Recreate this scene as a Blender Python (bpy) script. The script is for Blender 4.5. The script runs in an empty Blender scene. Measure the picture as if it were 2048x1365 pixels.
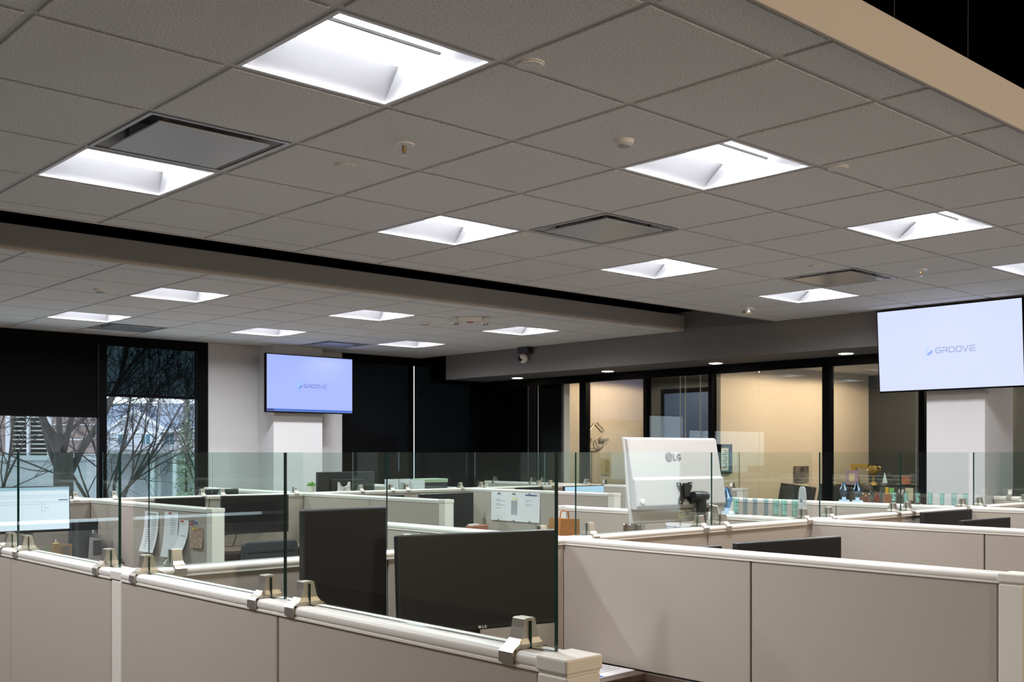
import bpy, bmesh, math, random
from mathutils import Vector, Matrix
R = math.radians
sc = bpy.context.scene
col = sc.collection

# ------------------------------------------------------------------ camera
CAM_Z = 1.51
YAW = 0.8276585                      # heading measured from +X towards +Y
cam = bpy.data.cameras.new('camera')
cam.sensor_width = 36
cam.lens = 37.85
cam.shift_y = 0.1086
cam.clip_end = 300
camo = bpy.data.objects.new('camera', cam)
col.objects.link(camo)
camo.location = (0, 0, CAM_Z)
camo.rotation_euler = (R(90), 0, YAW - R(90))
sc.camera = camo

# ------------------------------------------------------------------ world and exposure
w = bpy.data.worlds.new('overcast_sky')
sc.world = w
w.use_nodes = True
wn = w.node_tree
bgn = wn.nodes['Background']
bgn.inputs[0].default_value = (0.80, 0.88, 1.0, 1)
bgn.inputs[1].default_value = 2.7
sc.view_settings.view_transform = 'Standard'
sc.view_settings.look = 'None'
sc.view_settings.gamma = 1
sc.view_settings.use_curve_mapping = False
sc.view_settings.exposure = 0.0
sc.cycles.use_denoising = True
sc.cycles.max_bounces = 10
sc.cycles.diffuse_bounces = 5
sc.cycles.glossy_bounces = 4
sc.cycles.transparent_max_bounces = 24
sc.cycles.transmission_bounces = 8
sc.cycles.caustics_reflective = False
sc.cycles.caustics_refractive = False
sc.cycles.sample_clamp_indirect = 4.0

TROFFER = 33.0        # watts of each troffer lamp
LENS = 12.0            # glow of the lens sides
DOWN = 30.0           # emission of the soffit downlights
OFFICE = 78.0         # watts of the office downlights
PENDANT = 260.0        # watts of the warm pendants in the walkway

# ------------------------------------------------------------------ materials
def lin(c):
    return tuple((x / 12.92 if x <= .04045 else ((x + .055) / 1.055) ** 2.4) for x in c)

MATS = {}
def mat(name, rgb, rough=.6, metal=0.0, noise=0.0, nscale=60.0, bump=0.0, spec=.5, emit=0.0, ecol=None, stretch=None):
    m = bpy.data.materials.new(name)
    m.use_nodes = True
    nt = m.node_tree
    b = nt.nodes['Principled BSDF']
    b.inputs['Base Color'].default_value = (*rgb, 1)
    b.inputs['Roughness'].default_value = rough
    b.inputs['Metallic'].default_value = metal
    b.inputs['Specular IOR Level'].default_value = spec
    if emit:
        b.inputs['Emission Color'].default_value = (*(ecol or rgb), 1)
        b.inputs['Emission Strength'].default_value = emit
    if noise or bump:
        tc = nt.nodes.new('ShaderNodeTexCoord')
        mp = nt.nodes.new('ShaderNodeMapping')
        if stretch:
            mp.inputs['Scale'].default_value = stretch
        nz = nt.nodes.new('ShaderNodeTexNoise')
        nz.inputs['Scale'].default_value = nscale
        nz.inputs['Detail'].default_value = 3
        nt.links.new(tc.outputs['Object'], mp.inputs['Vector'])
        nt.links.new(mp.outputs['Vector'], nz.inputs['Vector'])
        if noise:
            cr = nt.nodes.new('ShaderNodeValToRGB')
            cr.color_ramp.elements[0].position = .3
            cr.color_ramp.elements[1].position = .7
            cr.color_ramp.elements[0].color = (*[max(0, v * (1 - noise)) for v in rgb], 1)
            cr.color_ramp.elements[1].color = (*[min(1, v * (1 + noise)) for v in rgb], 1)
            nt.links.new(nz.outputs['Fac'], cr.inputs['Fac'])
            nt.links.new(cr.outputs['Color'], b.inputs['Base Color'])
        if bump:
            bp = nt.nodes.new('ShaderNodeBump')
            bp.inputs['Strength'].default_value = bump
            bp.inputs['Distance'].default_value = .004
            nt.links.new(nz.outputs['Fac'], bp.inputs['Height'])
            nt.links.new(bp.outputs['Normal'], b.inputs['Normal'])
    MATS[name] = m
    return m

def glass_mat(name, tint, boost=1.0):
    # flat pane: tinted see-through plus a Fresnel mirror of both faces
    m = bpy.data.materials.new(name)
    m.use_nodes = True
    nt = m.node_tree
    nt.nodes.clear()
    out = nt.nodes.new('ShaderNodeOutputMaterial')
    tr = nt.nodes.new('ShaderNodeBsdfTransparent')
    tr.inputs[0].default_value = (*tint, 1)
    gl = nt.nodes.new('ShaderNodeBsdfGlossy')
    gl.inputs['Roughness'].default_value = 0.0
    gl.inputs['Color'].default_value = (.95, 1, .98, 1)
    fr = nt.nodes.new('ShaderNodeLayerWeight')
    fr.inputs['Blend'].default_value = .5
    pw = nt.nodes.new('ShaderNodeMath'); pw.operation = 'POWER'; pw.inputs[1].default_value = 5
    ma = nt.nodes.new('ShaderNodeMath'); ma.operation = 'MULTIPLY_ADD'; ma.inputs[1].default_value = .96; ma.inputs[2].default_value = .04
    mu = nt.nodes.new('ShaderNodeMath')
    mu.operation = 'MULTIPLY'
    mu.use_clamp = True
    mu.inputs[1].default_value = boost
    nt.links.new(fr.outputs['Facing'], pw.inputs[0])
    nt.links.new(pw.outputs[0], ma.inputs[0])
    mx = nt.nodes.new('ShaderNodeMixShader')
    nt.links.new(ma.outputs[0], mu.inputs[0])
    nt.links.new(mu.outputs[0], mx.inputs[0])
    nt.links.new(tr.outputs[0], mx.inputs[1])
    nt.links.new(gl.outputs[0], mx.inputs[2])
    nt.links.new(mx.outputs[0], out.inputs[0])
    MATS[name] = m
    return m

def sheer_mat(name, rgb, clear):
    # woven roller shade: mostly opaque cloth with open weave
    m = bpy.data.materials.new(name)
    m.use_nodes = True
    nt = m.node_tree
    b = nt.nodes['Principled BSDF']
    b.inputs['Base Color'].default_value = (*rgb, 1)
    b.inputs['Roughness'].default_value = .85
    b.inputs['Specular IOR Level'].default_value = .05
    out = nt.nodes['Material Output']
    tr = nt.nodes.new('ShaderNodeBsdfTransparent')
    tr.inputs[0].default_value = (.75, .95, 1, 1)
    mx = nt.nodes.new('ShaderNodeMixShader')
    mx.inputs[0].default_value = clear
    nt.links.new(b.outputs[0], mx.inputs[1])
    nt.links.new(tr.outputs[0], mx.inputs[2])
    nt.links.new(mx.outputs[0], out.inputs[0])
    MATS[name] = m
    return m

mat('tile', (.74, .725, .705), .9, noise=.24, nscale=150, bump=.3)
mat('grid', (.62, .60, .58), .6)
mat('fascia', (.52, .47, .42), .7)
mat('fabric', (.42, .368, .318), .95, noise=.09, nscale=220, bump=.12, stretch=(1, 1, 7))
mat('rail', (.74, .71, .66), .35)
mat('post', (.72, .69, .62), .5)
mat('kick', (.12, .115, .11), .6)
mat('core', (.05, .045, .04), .8)
mat('nickel', (.50, .46, .40), .38, metal=.85)
mat('screw', (.06, .05, .04), .4, metal=.5)
glass_mat('glass', (.94, .975, .962), .8)
mat('glass_edge', (.004, .03, .024), .1, spec=.8)
glass_mat('office_glass', (.955, .975, .97), 1.1)
glass_mat('window_glass', (.93, .97, .975), 1.1)
mat('black_frame', (.003, .003, .0035), .6, spec=.04)
mat('black_deck', (.0015, .0015, .0015), .9, spec=0)
mat('wall_grey', (.47, .465, .47), .8, noise=.02, nscale=30)
mat('wall_taupe', (.20, .175, .15), .85)
mat('wall_white', (.58, .575, .585), .7)
mat('soffit', (.18, .172, .165), .85, spec=.1)
mat('cream', (.66, .57, .46), .75, noise=.03, nscale=20)
mat('dark_wall', (.05, .055, .06), .7)
mat('floor_carpet', (.10, .095, .09), .95, noise=.25, nscale=40)
mat('office_floor', (.22, .19, .16), .9, noise=.1, nscale=20)
mat('white_metal', (.80, .80, .82), .35)
mat('reflector', (.80, .80, .84), .6)
mat('lens', (.95, .96, 1.0), .5, emit=LENS, ecol=(.93, .95, 1.0))
mat('vent_face', (.42, .43, .45), .28, metal=.3)
mat('vent_paint', (.55, .56, .58), .5)
mat('unlit_duct', (.015, .016, .018), .35)
mat('chrome', (.7, .68, .66), .2, metal=1)
mat('brass', (.55, .38, .16), .3, metal=1)
mat('white_plastic', (.70, .69, .67), .45)
mat('white_gloss', (.50, .49, .48), .35)
mat('grey_plastic', (.35, .35, .34), .5)
mat('logo_grey', (.16, .16, .17), .5)
mat('frosted', (.72, .77, .80), .2)
MATS['frosted'].node_tree.nodes['Principled BSDF'].inputs['Alpha'].default_value = .62
mat('black_plastic', (.012, .012, .013), .4)
mat('screen_off', (.016, .016, .018), .4, spec=.25)
mat('downlight', (1, .93, .82), .5, emit=DOWN, ecol=(1, .86, .68))
mat('globe', (.9, .85, .75), .4, emit=6, ecol=(1, .8, .58))
MATS['globe'].node_tree.nodes['Principled BSDF'].inputs['Alpha'].default_value = .25
mat('cam_lens', (.004, .004, .005), .1)
mat('red_led', (.5, .05, .03), .4)
mat('tv_left_screen', (.02, .02, .03), .3, emit=1.0, ecol=lin((.65, .72, .985)))
mat('tv_right_screen', (.02, .02, .03), .3, emit=1.0, ecol=lin((.85, .885, 1.0)))
mat('taskbar', (.02, .02, .03), .3, emit=1.0, ecol=lin((.22, .42, .78)))
mat('taskbar_dark', (.02, .02, .03), .3, emit=1.0, ecol=lin((.10, .18, .52)))
mat('logo_left_text', (.1, .1, .2), .4, emit=1.0, ecol=lin((.36, .45, .72)))
mat('logo_left_pale', (.1, .1, .2), .4, emit=1.0, ecol=lin((.52, .71, .97)))
mat('logo_left_deep', (.1, .1, .2), .4, emit=1.0, ecol=lin((.25, .47, .80)))
mat('logo_right_text', (.1, .1, .2), .4, emit=1.0, ecol=lin((.58, .66, .79)))
mat('logo_right_pale', (.1, .1, .2), .4, emit=1.0, ecol=lin((.75, .83, .97)))
mat('logo_right_deep', (.1, .1, .2), .4, emit=1.0, ecol=lin((.56, .66, .95)))
mat('screen_on', (.02, .02, .03), .3, emit=1.3, ecol=lin((.88, .94, .99)))
mat('screen_ui', (.02, .02, .03), .3, emit=1.0, ecol=lin((.62, .72, .80)))
mat('screen_bar', (.02, .02, .03), .3, emit=1.0, ecol=lin((.70, .86, .95)))
mat('screen_button', (.02, .02, .03), .3, emit=1.0, ecol=lin((.42, .52, .66)))
mat('desk', (.11, .075, .06), .45, noise=.15, nscale=12, stretch=(1, 12, 1))
mat('paper', (.80, .80, .82), .8)
mat('ink', (.25, .26, .30), .8)
mat('blue_ink', (.05, .12, .55), .7)
mat('dark_blue_ink', (.06, .08, .25), .7)
mat('red_pin', (.55, .03, .03), .4)
mat('yellow', (.85, .62, .04), .6)
mat('green_note', (.28, .72, .20), .7)
mat('tan_card', (.36, .24, .17), .8, noise=.45, nscale=45)
mat('wood', (.38, .22, .07), .5, noise=.2, nscale=15)
mat('brown_bag', (.30, .13, .03), .7, noise=.15, nscale=12)
mat('terracotta', (.42, .16, .09), .7)
mat('dark_red', (.20, .02, .03), .7)
mat('leaf', (.12, .33, .06), .5)
mat('pot', (.50, .48, .43), .6)
mat('slate_fabric', (.035, .037, .044), .8)
mat('steel', (.45, .42, .39), .25, metal=1, noise=.2, nscale=6, stretch=(14, 14, 1))
mat('gold', (.60, .42, .12), .3, metal=.7)
mat('purple', (.45, .33, .55), .6)
mat('cream_card', (.80, .74, .52), .7)
mat('sculpture', (.62, .54, .44), .35, metal=.6)
mat('gold_art', (.50, .36, .12), .6, noise=.2, nscale=30)
mat('mat_board', (.70, .72, .62), .8)
mat('print_dark', (.05, .08, .10), .7)
mat('photo_art', (.16, .13, .11), .6, noise=.7, nscale=9)
mat('blue_blind', (.03, .06, .14), .6)
glass_mat('teal_award', (.70, .89, .865), 2.4)
mat('mint', (.55, .76, .73), .2, spec=.8)
glass_mat('blue_award', (.36, .64, .94), 2.6)
glass_mat('steel_blue_award', (.66, .80, .87), 2.4)
mat('pale_blue', (.50, .66, .82), .15, spec=.8)
glass_mat('clear_award', (.82, .87, .90), 4.0)
mat('skin', (.55, .29, .20), .55)
mat('hair', (.025, .02, .018), .6)
mat('shirt', (.05, .06, .08), .85)
mat('trousers', (.03, .03, .035), .85)
mat('eye_white', (.75, .73, .70), .3)
mat('spectacles', (.02, .02, .02), .3)
mat('lips', (.40, .14, .12), .5)
mat('bark', (.040, .034, .031), .9, noise=.4, nscale=9, bump=.6, stretch=(1, 1, .25))
mat('twig', (.045, .036, .033), .9)
mat('siding', (.62, .64, .70), .8)
mat('plinth_pale', (.50, .51, .55), .8)  # own pale tone of the brick building's plinth
mat('house_trim', (.85, .86, .90), .7)
mat('roof_slate', (.16, .20, .27), .9, noise=.15, nscale=3)
mat('house_glass', (.10, .22, .27), .15, spec=.8)
mat('garage', (.18, .18, .18), .8)
mat('brick_wall', (.25, .19, .175), .9, noise=.2, nscale=2.5)
mat('brick_trim', (.55, .56, .60), .8)
mat('lawn', (.11, .125, .09), .95, noise=.4, nscale=.9)
mat('street', (.25, .26, .27), .95, noise=.2, nscale=.5)
mat('evergreen', (.33, .42, .30), .9)
mat('hedge', (.045, .05, .035), .95)
mat('blind_slat', (.45, .48, .42), .7)
mat('interior_dark', (.05, .045, .04), .9)
mat('car_paint', (.42, .46, .50), .3)
mat('car_glass', (.03, .04, .05), .15)
mat('tyre', (.02, .02, .02), .8)
sheer_mat('shade_near', (.003, .003, .0035), .005)
sheer_mat('shade_clear', (.003, .0035, .004), .155)
sheer_mat('shade_mid', (.003, .003, .0035), .035)

# ------------------------------------------------------------------ mesh helpers
class MB:
    def __init__(s):
        s.v = []; s.f = []; s.m = []; s.mi = 0; s.smooth = []; s.sm = False
    def face(s, idx):
        s.f.append(idx); s.m.append(s.mi); s.smooth.append(s.sm)
    def add(s, vs, fs):
        o = len(s.v); s.v += [tuple(p) for p in vs]
        for f in fs: s.face([i + o for i in f])
        return s
    def box(s, x0, x1, y0, y1, z0, z1):
        return s.add([(x0,y0,z0),(x1,y0,z0),(x1,y1,z0),(x0,y1,z0),(x0,y0,z1),(x1,y0,z1),(x1,y1,z1),(x0,y1,z1)],
                     [(0,3,2,1),(4,5,6,7),(0,1,5,4),(1,2,6,5),(2,3,7,6),(3,0,4,7)])
    def prism(s, pts, axis, a0, a1):
        # 2D outline (u, v) extruded along axis; u, v are the two other axes in order
        def P(u, v, a):
            return {'x': (a, u, v), 'y': (u, a, v), 'z': (u, v, a)}[axis]
        n = len(pts)
        vs = [P(u, v, a0) for u, v in pts] + [P(u, v, a1) for u, v in pts]
        fs = [tuple(range(n))[::-1], tuple(range(n, 2 * n))] + [(i, (i+1) % n, n + (i+1) % n, n + i) for i in range(n)]
        return s.add(vs, fs)
    def lathe(s, prof, c=(0,0,0), n=20, axis='z'):
        # prof: list of (r, h)
        vs = []
        for r, h in prof:
            for k in range(n):
                a = 2*math.pi*k/n
                p = (r*math.cos(a), r*math.sin(a), h)
                if axis == 'y': p = (p[0], p[2], p[1])
                if axis == 'x': p = (p[2], p[0], p[1])
                vs.append((c[0]+p[0], c[1]+p[1], c[2]+p[2]))
        fs = [(i*n+k, i*n+(k+1) % n, (i+1)*n+(k+1) % n, (i+1)*n+k) for i in range(len(prof)-1) for k in range(n)]
        fs.append(tuple(range(n))[::-1]); fs.append(tuple(range((len(prof)-1)*n, len(prof)*n)))
        old = s.sm; s.sm = True; s.add(vs, fs); s.sm = old
        return s
    def tube(s, pts, rad, n=8):
        pts = [Vector(p) for p in pts]
        rads = rad if isinstance(rad, (list, tuple)) else [rad]*len(pts)
        vs = []
        up = None
        for i, p in enumerate(pts):
            d = (pts[min(i+1, len(pts)-1)] - pts[max(i-1, 0)])
            if d.length < 1e-9: d = Vector((0,0,1))
            d.normalize()
            if up is None:
                up = Vector((0,0,1)) if abs(d.z) < .9 else Vector((1,0,0))
            a = d.cross(up)
            if a.length < 1e-6: a = d.cross(Vector((0,1,0)))
            a.normalize(); b = a.cross(d); up = b
            for k in range(n):
                t = 2*math.pi*k/n
                vs.append(tuple(p + (a*math.cos(t) + b*math.sin(t))*rads[i]))
        m = len(pts)
        fs = [(i*n+k, i*n+(k+1) % n, (i+1)*n+(k+1) % n, (i+1)*n+k) for i in range(m-1) for k in range(n)]
        fs.append(tuple(range(n))[::-1]); fs.append(tuple(range((m-1)*n, m*n)))
        old = s.sm; s.sm = True; s.add(vs, fs); s.sm = old
        return s
    def strokes(s, lines, wd, y0, y1):
        # flat lettering in the x-z plane, between depths y0 and y1
        for ln in lines:
            for (x0, z0), (x1, z1) in zip(ln[:-1], ln[1:]):
                dx, dz = x1-x0, z1-z0
                L = math.hypot(dx, dz) or 1
                ex, ez = dx/L*wd/2, dz/L*wd/2
                nx, nz = -ez, ex
                p = [(x0-ex+nx, z0-ez+nz), (x0-ex-nx, z0-ez-nz), (x1+ex-nx, z1+ez-nz), (x1+ex+nx, z1+ez+nz)]
                s.prism(p, 'y', y0, y1)
        return s
    def mesh(s, name, mats, bevel=0.0, seg=1):
        me = bpy.data.meshes.new(name)
        me.from_pydata(s.v, [], s.f)
        for m in (mats if isinstance(mats, (list, tuple)) else [mats]):
            me.materials.append(MATS[m])
        me.polygons.foreach_set('material_index', s.m)
        me.polygons.foreach_set('use_smooth', s.smooth)
        bm = bmesh.new(); bm.from_mesh(me)
        bmesh.ops.recalc_face_normals(bm, faces=bm.faces)
        if bevel:
            bmesh.ops.bevel(bm, geom=[e for e in bm.edges], offset=bevel, segments=seg, affect='EDGES', profile=.5)
        bm.to_mesh(me); bm.free()
        if any(s.smooth): me.set_sharp_from_angle(angle=R(38))
        me.update()
        return me

def obj(name, mb, mats, parent=None, bevel=0.0, seg=1, loc=None, rot=None):
    me = mb if isinstance(mb, bpy.types.Mesh) else mb.mesh(name, mats, bevel, seg)
    o = bpy.data.objects.new(name, me)
    col.objects.link(o)
    if parent: o.parent = parent
    if loc: o.location = loc
    if rot: o.rotation_euler = rot
    return o

def tag(o, label, cat, group=None):
    o['label'] = label; o['category'] = cat
    if group: o['group'] = group
    return o

def thing(name, label, cat, loc=(0,0,0), rotz=0, group=None):
    o = bpy.data.objects.new(name, None)
    col.objects.link(o)
    o.empty_display_size = .1
    o.location = loc
    o.rotation_euler = (0, 0, rotz)
    return tag(o, label, cat, group)

def struct(name, mb=None, mats=None, label=None, bevel=0):
    if mb is None:
        o = bpy.data.objects.new(name, None); col.objects.link(o)
    else:
        o = obj(name, mb, mats, bevel=bevel)
    o['kind'] = 'structure'
    if label: o['label'] = label
    return o

def B(x0, x1, y0, y1, z0, z1):
    return MB().box(x0, x1, y0, y1, z0, z1)

def dup(root, loc, rotz=None, label=None, group=None):
    r = root.copy(); col.objects.link(r); r.location = loc
    if rotz is not None: r.rotation_euler = (0, 0, rotz)
    if label: r['label'] = label
    if group: r['group'] = group
    for ch in list(root.children):
        c = ch.copy(); col.objects.link(c); c.parent = r
        for g in list(ch.children):
            d = g.copy(); col.objects.link(d); d.parent = c
    return r

# ------------------------------------------------------------------ room shell
C = 2.744                 # ceiling plane
T = .6096                 # ceiling module
GX, GY = 2.2657, 3.1272   # a grid crossing of the near ceiling
XH = 8.66                 # face of the soffit over the office front
XG = 9.36                 # office glass front
YW = 11.2                 # window wall

struct('floor', B(-4.2, 9.3, -5.2, 11.9, -.12, 0), 'floor_carpet', 'grey carpet floor under the cubicles')
struct('floor_offices', B(9.3, 13.2, 2.0, 11.9, -.12, 0), 'office_floor', 'dark floor inside the glazed offices')
struct('wall_back', B(-4.2, -4.0, -5.2, 11.9, 0, 3.9), 'wall_taupe', 'taupe painted wall behind the walkway')
struct('wall_side', B(-4.2, 13.2, -5.4, -5.2, 0, 3.9), 'wall_taupe', 'taupe painted wall closing the walkway')
struct('ceiling_deck', B(-4.2, 13.2, -5.2, 11.9, 3.55, 3.75), 'black_deck', 'black painted deck above the hanging ceiling')

lights, vents = set(), set()
def ceiling(name, label, x0, x1, y0, y1, gx, gy, lcells, vcells, faces):
    root = struct(name)
    root['label'] = label
    # tee bars
    xs = [gx + k*T for k in range(-40, 40) if x0 < gx + k*T < x1]
    ys = [gy + k*T for k in range(-40, 40) if y0 < gy + k*T < y1]
    for y in ys:
        obj('grid_bar', B(x0, x1, y-.012, y+.012, C, C+.03), 'grid', root)
    for x in xs:
        obj('grid_bar', B(x-.012, x+.012, y0, y1, C+.0005, C+.03), 'grid', root)
    # tiles: one shared mesh per size
    cache = {}
    ex = [x0] + xs + [x1]; ey = [y0] + ys + [y1]
    skip = {(round(gx+i*T, 2), round(gy+j*T, 2)) for i, j in lcells + vcells}
    for a, b in zip(ex[:-1], ex[1:]):
        for c, d in zip(ey[:-1], ey[1:]):
            if (round(a, 2), round(c, 2)) in skip: continue
            sx, sy = round(b-a-.026, 3), round(d-c-.026, 3)
            if sx < .02 or sy < .02: continue
            if (sx, sy) not in cache:
                cache[(sx, sy)] = B(-sx/2, sx/2, -sy/2, sy/2, -.007, .016).mesh('ceiling_tile', 'tile', .002)
            obj('ceiling_tile', cache[(sx, sy)], None, root, loc=((a+b)/2, (c+d)/2, C))
    for (fx0, fx1, fy0, fy1) in faces:
        f = MB().box(fx0, fx1, fy0, fy1, C-.010, C+.149)
        obj('edge_fascia', f, 'fascia', root, bevel=.002)
    return root

near_lights = [(-4,-1),(-4,2),(-1,-1),(-1,2),(2,-1),(2,2),(5,-1),(5,2),(8,-1),(8,2)]
near_vents = [(-1,1),(3,1),(7,1)]
NY0, NY1 = 1.71, 5.75
ceiling('ceiling', 'grey tiled ceiling raft with square lights', -2.3, XH, NY0, NY1, GX, GY, near_lights, near_vents,
        [(-2.3, XH-.002, NY0-.012, NY0+.004), (-2.3, XH-.002, NY1-.004, NY1+.012)])
GY2 = GY + 7.45*T
far_lights = [(-4,0),(-4,3),(-1,0),(-1,3),(2,0),(2,3),(5,0),(5,3),(8,0),(8,3)]
far_vents = [(3,4),(7,4)]
FY0, FY1 = 6.855, 11.13
ceiling('ceiling_window_side', 'grey tiled ceiling raft beside the windows', -2.3, XH, FY0, FY1, GX, GY2, far_lights, far_vents,
        [(-2.3, XH-.002, FY0-.012, FY0+.004)])

# ceiling light troffers
def troffer(x, y, label, group):
    t = thing('ceiling_light', label, 'ceiling light', (x, y, C), 0, group)
    h = T/2 - .013
    fr = MB()
    for a in (-1, 1):
        fr.box(-h, h, min(a*h, a*(h-.014)), max(a*h, a*(h-.014)), -.006, .012)
        fr.box(min(a*h, a*(h-.014)), max(a*h, a*(h-.014)), -h+.014, h-.014, -.006, .012)
    obj('frame', fr, 'white_metal', t)
    hi = h-.014
    for sgn in (-1, 1):
        r = MB(); r.sm = True
        n = 6
        prof = []
        for k in range(n+1):
            u = k/n
            yy = sgn*(hi - (hi-.108)*u)
            zz = .004 + .085*math.sin(u*math.pi/2)
            prof.append((yy, zz))
        vs = []
        for yy, zz in prof:
            vs += [(-hi, yy, zz), (hi, yy, zz)]
        r.add(vs, [(2*k, 2*k+1, 2*k+3, 2*k+2) for k in range(n)])
        obj('reflector', r, 'reflector', t)
    for sgn in (-1, 1):
        e = MB()
        e.add([(sgn*hi, -hi, .004), (sgn*hi, hi, .004), (sgn*(hi-.05), .115, .09), (sgn*(hi-.05), -.115, .09)], [(0,1,2,3)])
        obj('end_plate', e, 'reflector', t)
    obj('housing', B(-hi, hi, -hi, hi, .096, .11), 'white_metal', t)
    ln = MB()
    pts = [(-.102, .090), (-.098, .062), (-.06, .052), (0, .049), (.06, .052), (.098, .062), (.102, .090)]
    ln.prism(pts, 'x', -hi+.035, hi-.035)
    obj('lens', ln, 'lens', t)
    ld = bpy.data.lights.new('lamp', 'AREA')
    ld.shape = 'RECTANGLE'; ld.size = 2*(hi-.04); ld.size_y = .18; ld.energy = TROFFER; ld.color = (.95, .965, 1.0); ld.spread = R(165)
    lo = bpy.data.objects.new('lamp', ld); col.objects.link(lo); lo.parent = t; lo.location = (0, 0, .047)
    sh = MB().box(-hi+.03, hi-.06, -.114, -.104, .047, .056)
    obj('lens_rail', sh, 'grey_plastic', t)
    return t

first = {}
def put_troffer(cell, gy, label, group):
    x = GX + (cell[0]+.5)*T; y = gy + (cell[1]+.5)*T
    if 't' not in first:
        first['t'] = troffer(x, y, label, group)
        return first['t']
    return dup(first['t'], (x, y, C), 0, label, group)
LN = {(-1,-1): 'square recessed ceiling light beside a sprinkler, in the raft over the front cubicle',
      (-1,2): 'square recessed ceiling light directly beside an air diffuser, in the near raft',
      (2,-1): 'square recessed ceiling light next to the smoke detector',
      (5,-1): 'square recessed ceiling light between the smoke detector and the large television',
      (5,2): 'square recessed ceiling light between two air diffusers of the near raft',
      (8,2): 'square recessed ceiling light next to the sensor at the soffit end of the raft',
      (8,-1): 'square recessed ceiling light in the near raft, in front of the large television',
      (2,2): 'square recessed ceiling light with an air diffuser off its corner, by the dark ceiling gap'}
for c in near_lights:
    put_troffer(c, GY, LN.get(c, 'square recessed ceiling light over the walkway end of the near raft'), 'troffer lights in the near ceiling raft')
LF = {(2,0): 'square recessed ceiling light beside the round sensor, in the window side raft',
      (2,3): 'square recessed ceiling light in front of the tall windows, touching a dark grille',
      (5,0): 'square recessed ceiling light next to the emergency light fitting',
      (5,3): 'square recessed ceiling light in front of the wall with the small television',
      (8,0): 'square recessed ceiling light near the soffit with the security camera',
      (8,3): 'square recessed ceiling light above the right edge of the small television'}
for c in far_lights:
    put_troffer(c, GY2, LF.get(c, 'square recessed ceiling light at the far left end of the window side raft'), 'troffer lights in the window side raft')

# square air diffusers
def vent(x, y, label, group, first=[]):
    if first:
        return dup(first[0], (x, y, C), 0, label, group)
    t = thing('air_diffuser', label, 'air vent', (x, y, C), 0, group)
    h = T/2 - .013
    fr = MB()
    for a in (-1, 1):
        fr.box(-h, h, min(a*h, a*(h-.016)), max(a*h, a*(h-.016)), -.006, .010)
        fr.box(min(a*h, a*(h-.016)), max(a*h, a*(h-.016)), -h+.016, h-.016, -.006, .010)
    obj('frame', fr, 'vent_face', t)
    hi = h-.016
    ck = MB()
    lo = [(-hi,-hi,.002),(hi,-hi,.002),(hi,hi,.002),(-hi,hi,.002)]
    up = [(-.2,-.2,.11),(.2,-.2,.11),(.2,.2,.11),(-.2,.2,.11)]
    ck.add(lo+up, [(0,1,5,4),(1,2,6,5),(2,3,7,6),(3,0,4,7)])
    obj('throat', ck, 'vent_paint', t)
    obj('duct', B(-.21, .21, -.21, .21, .105, .125), 'unlit_duct', t)  # near-black plate, the darkness inside the duct put into its colour
    obj('plaque', B(-.232, .232, -.232, .232, -.014, -.006), 'vent_face', t, bevel=.003)
    for a, b in ((-.18,-.18), (.18,-.18), (.18,.18), (-.18,.18)):
        obj('hanger', B(a-.008, a+.008, b-.008, b+.008, -.004, .108), 'grey_plastic', t)
    first.append(t)
    return t
for c, l in zip(near_vents, ['square plaque air diffuser touching the ceiling light over the left of the near raft',
                             'square plaque air diffuser in the middle of the near raft',
                             'square plaque air diffuser reflecting warm light, near the large television']):
    vent(GX+(c[0]+.5)*T, GY+(c[1]+.5)*T, l, 'air diffusers')
for c, l in zip(far_vents, ['dark square air diffuser by the tall windows', 'square air diffuser reflecting blue light above the small television']):
    vent(GX+(c[0]+.5)*T, GY2+(c[1]+.5)*T, l, 'air diffusers')

# small ceiling fittings
def sprinkler(x, y, label):
    t = thing('sprinkler', label, 'sprinkler', (x, y, C-.007))
    obj('escutcheon', MB().lathe([(.042, 0), (.040, -.005), (.02, -.007)], n=20), 'white_metal', t)
    obj('stem', MB().lathe([(.006, -.005), (.006, -.022), (.008, -.024), (.008, -.032)], n=10), 'brass', t)
    obj('yoke', MB().tube([(-.009,0,-.008),(-.011,0,-.022),(0,0,-.044),(.011,0,-.022),(.009,0,-.008)], .002, 6), 'chrome', t)
    obj('deflector', MB().lathe([(.013, -.044), (.013, -.0465)], n=12), 'chrome', t)
sprinkler(2.584, 3.447, 'brass sprinkler head in the tile between ceiling lights and diffuser')
sprinkler(6.907, 3.461, 'sprinkler head near the large television')
def cover(x, y, label):
    t = thing('sprinkler_cover', label, 'cover plate', (x, y, C-.007), 0, 'concealed sprinkler covers')
    obj('plate', MB().lathe([(.040, -.004), (.043, -.006), (.042, -.009), (.0, -.011)], n=24), 'tile', t)
    obj('rim', MB().lathe([(.047, 0), (.047, -.003), (.044, -.005), (.041, -.004)], n=24), 'grid', t)
for x, y, l in ((2.338,2.461,'flat round cover plate beside the corner of the largest ceiling light'), (2.581,3.86,'flat round cover plate near the brass sprinkler head'),
                (4.164,2.462,'flat round cover plate beyond the ceiling light next to the smoke detector'), (4.16,4.46,'flat round cover plate between a ceiling light and the middle diffuser'),
                (6.262,3.86,'flat round cover plate by the diffuser nearest the large television')):
    cover(x, y, l)
def detector(x, y, r, label, name='smoke_detector', cat='smoke detector'):
    t = thing(name, label, cat, (x, y, C-.007))
    obj('base', MB().lathe([(r, 0), (r, -.005), (r*.96, -.008)], n=28), 'white_plastic', t)
    obj('dome', MB().lathe([(r*.92, -.008), (r*.90, -.015), (r*.66, -.022), (r*.1, -.023)], n=28), 'white_plastic', t)
    obj('sensor_ring', MB().lathe([(r*.62, -.020), (r*.60, -.026), (r*.3, -.027)], n=20), 'grey_plastic', t)
detector(3.188, 2.818, .040, 'round white smoke detector on the near ceiling raft')
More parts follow.
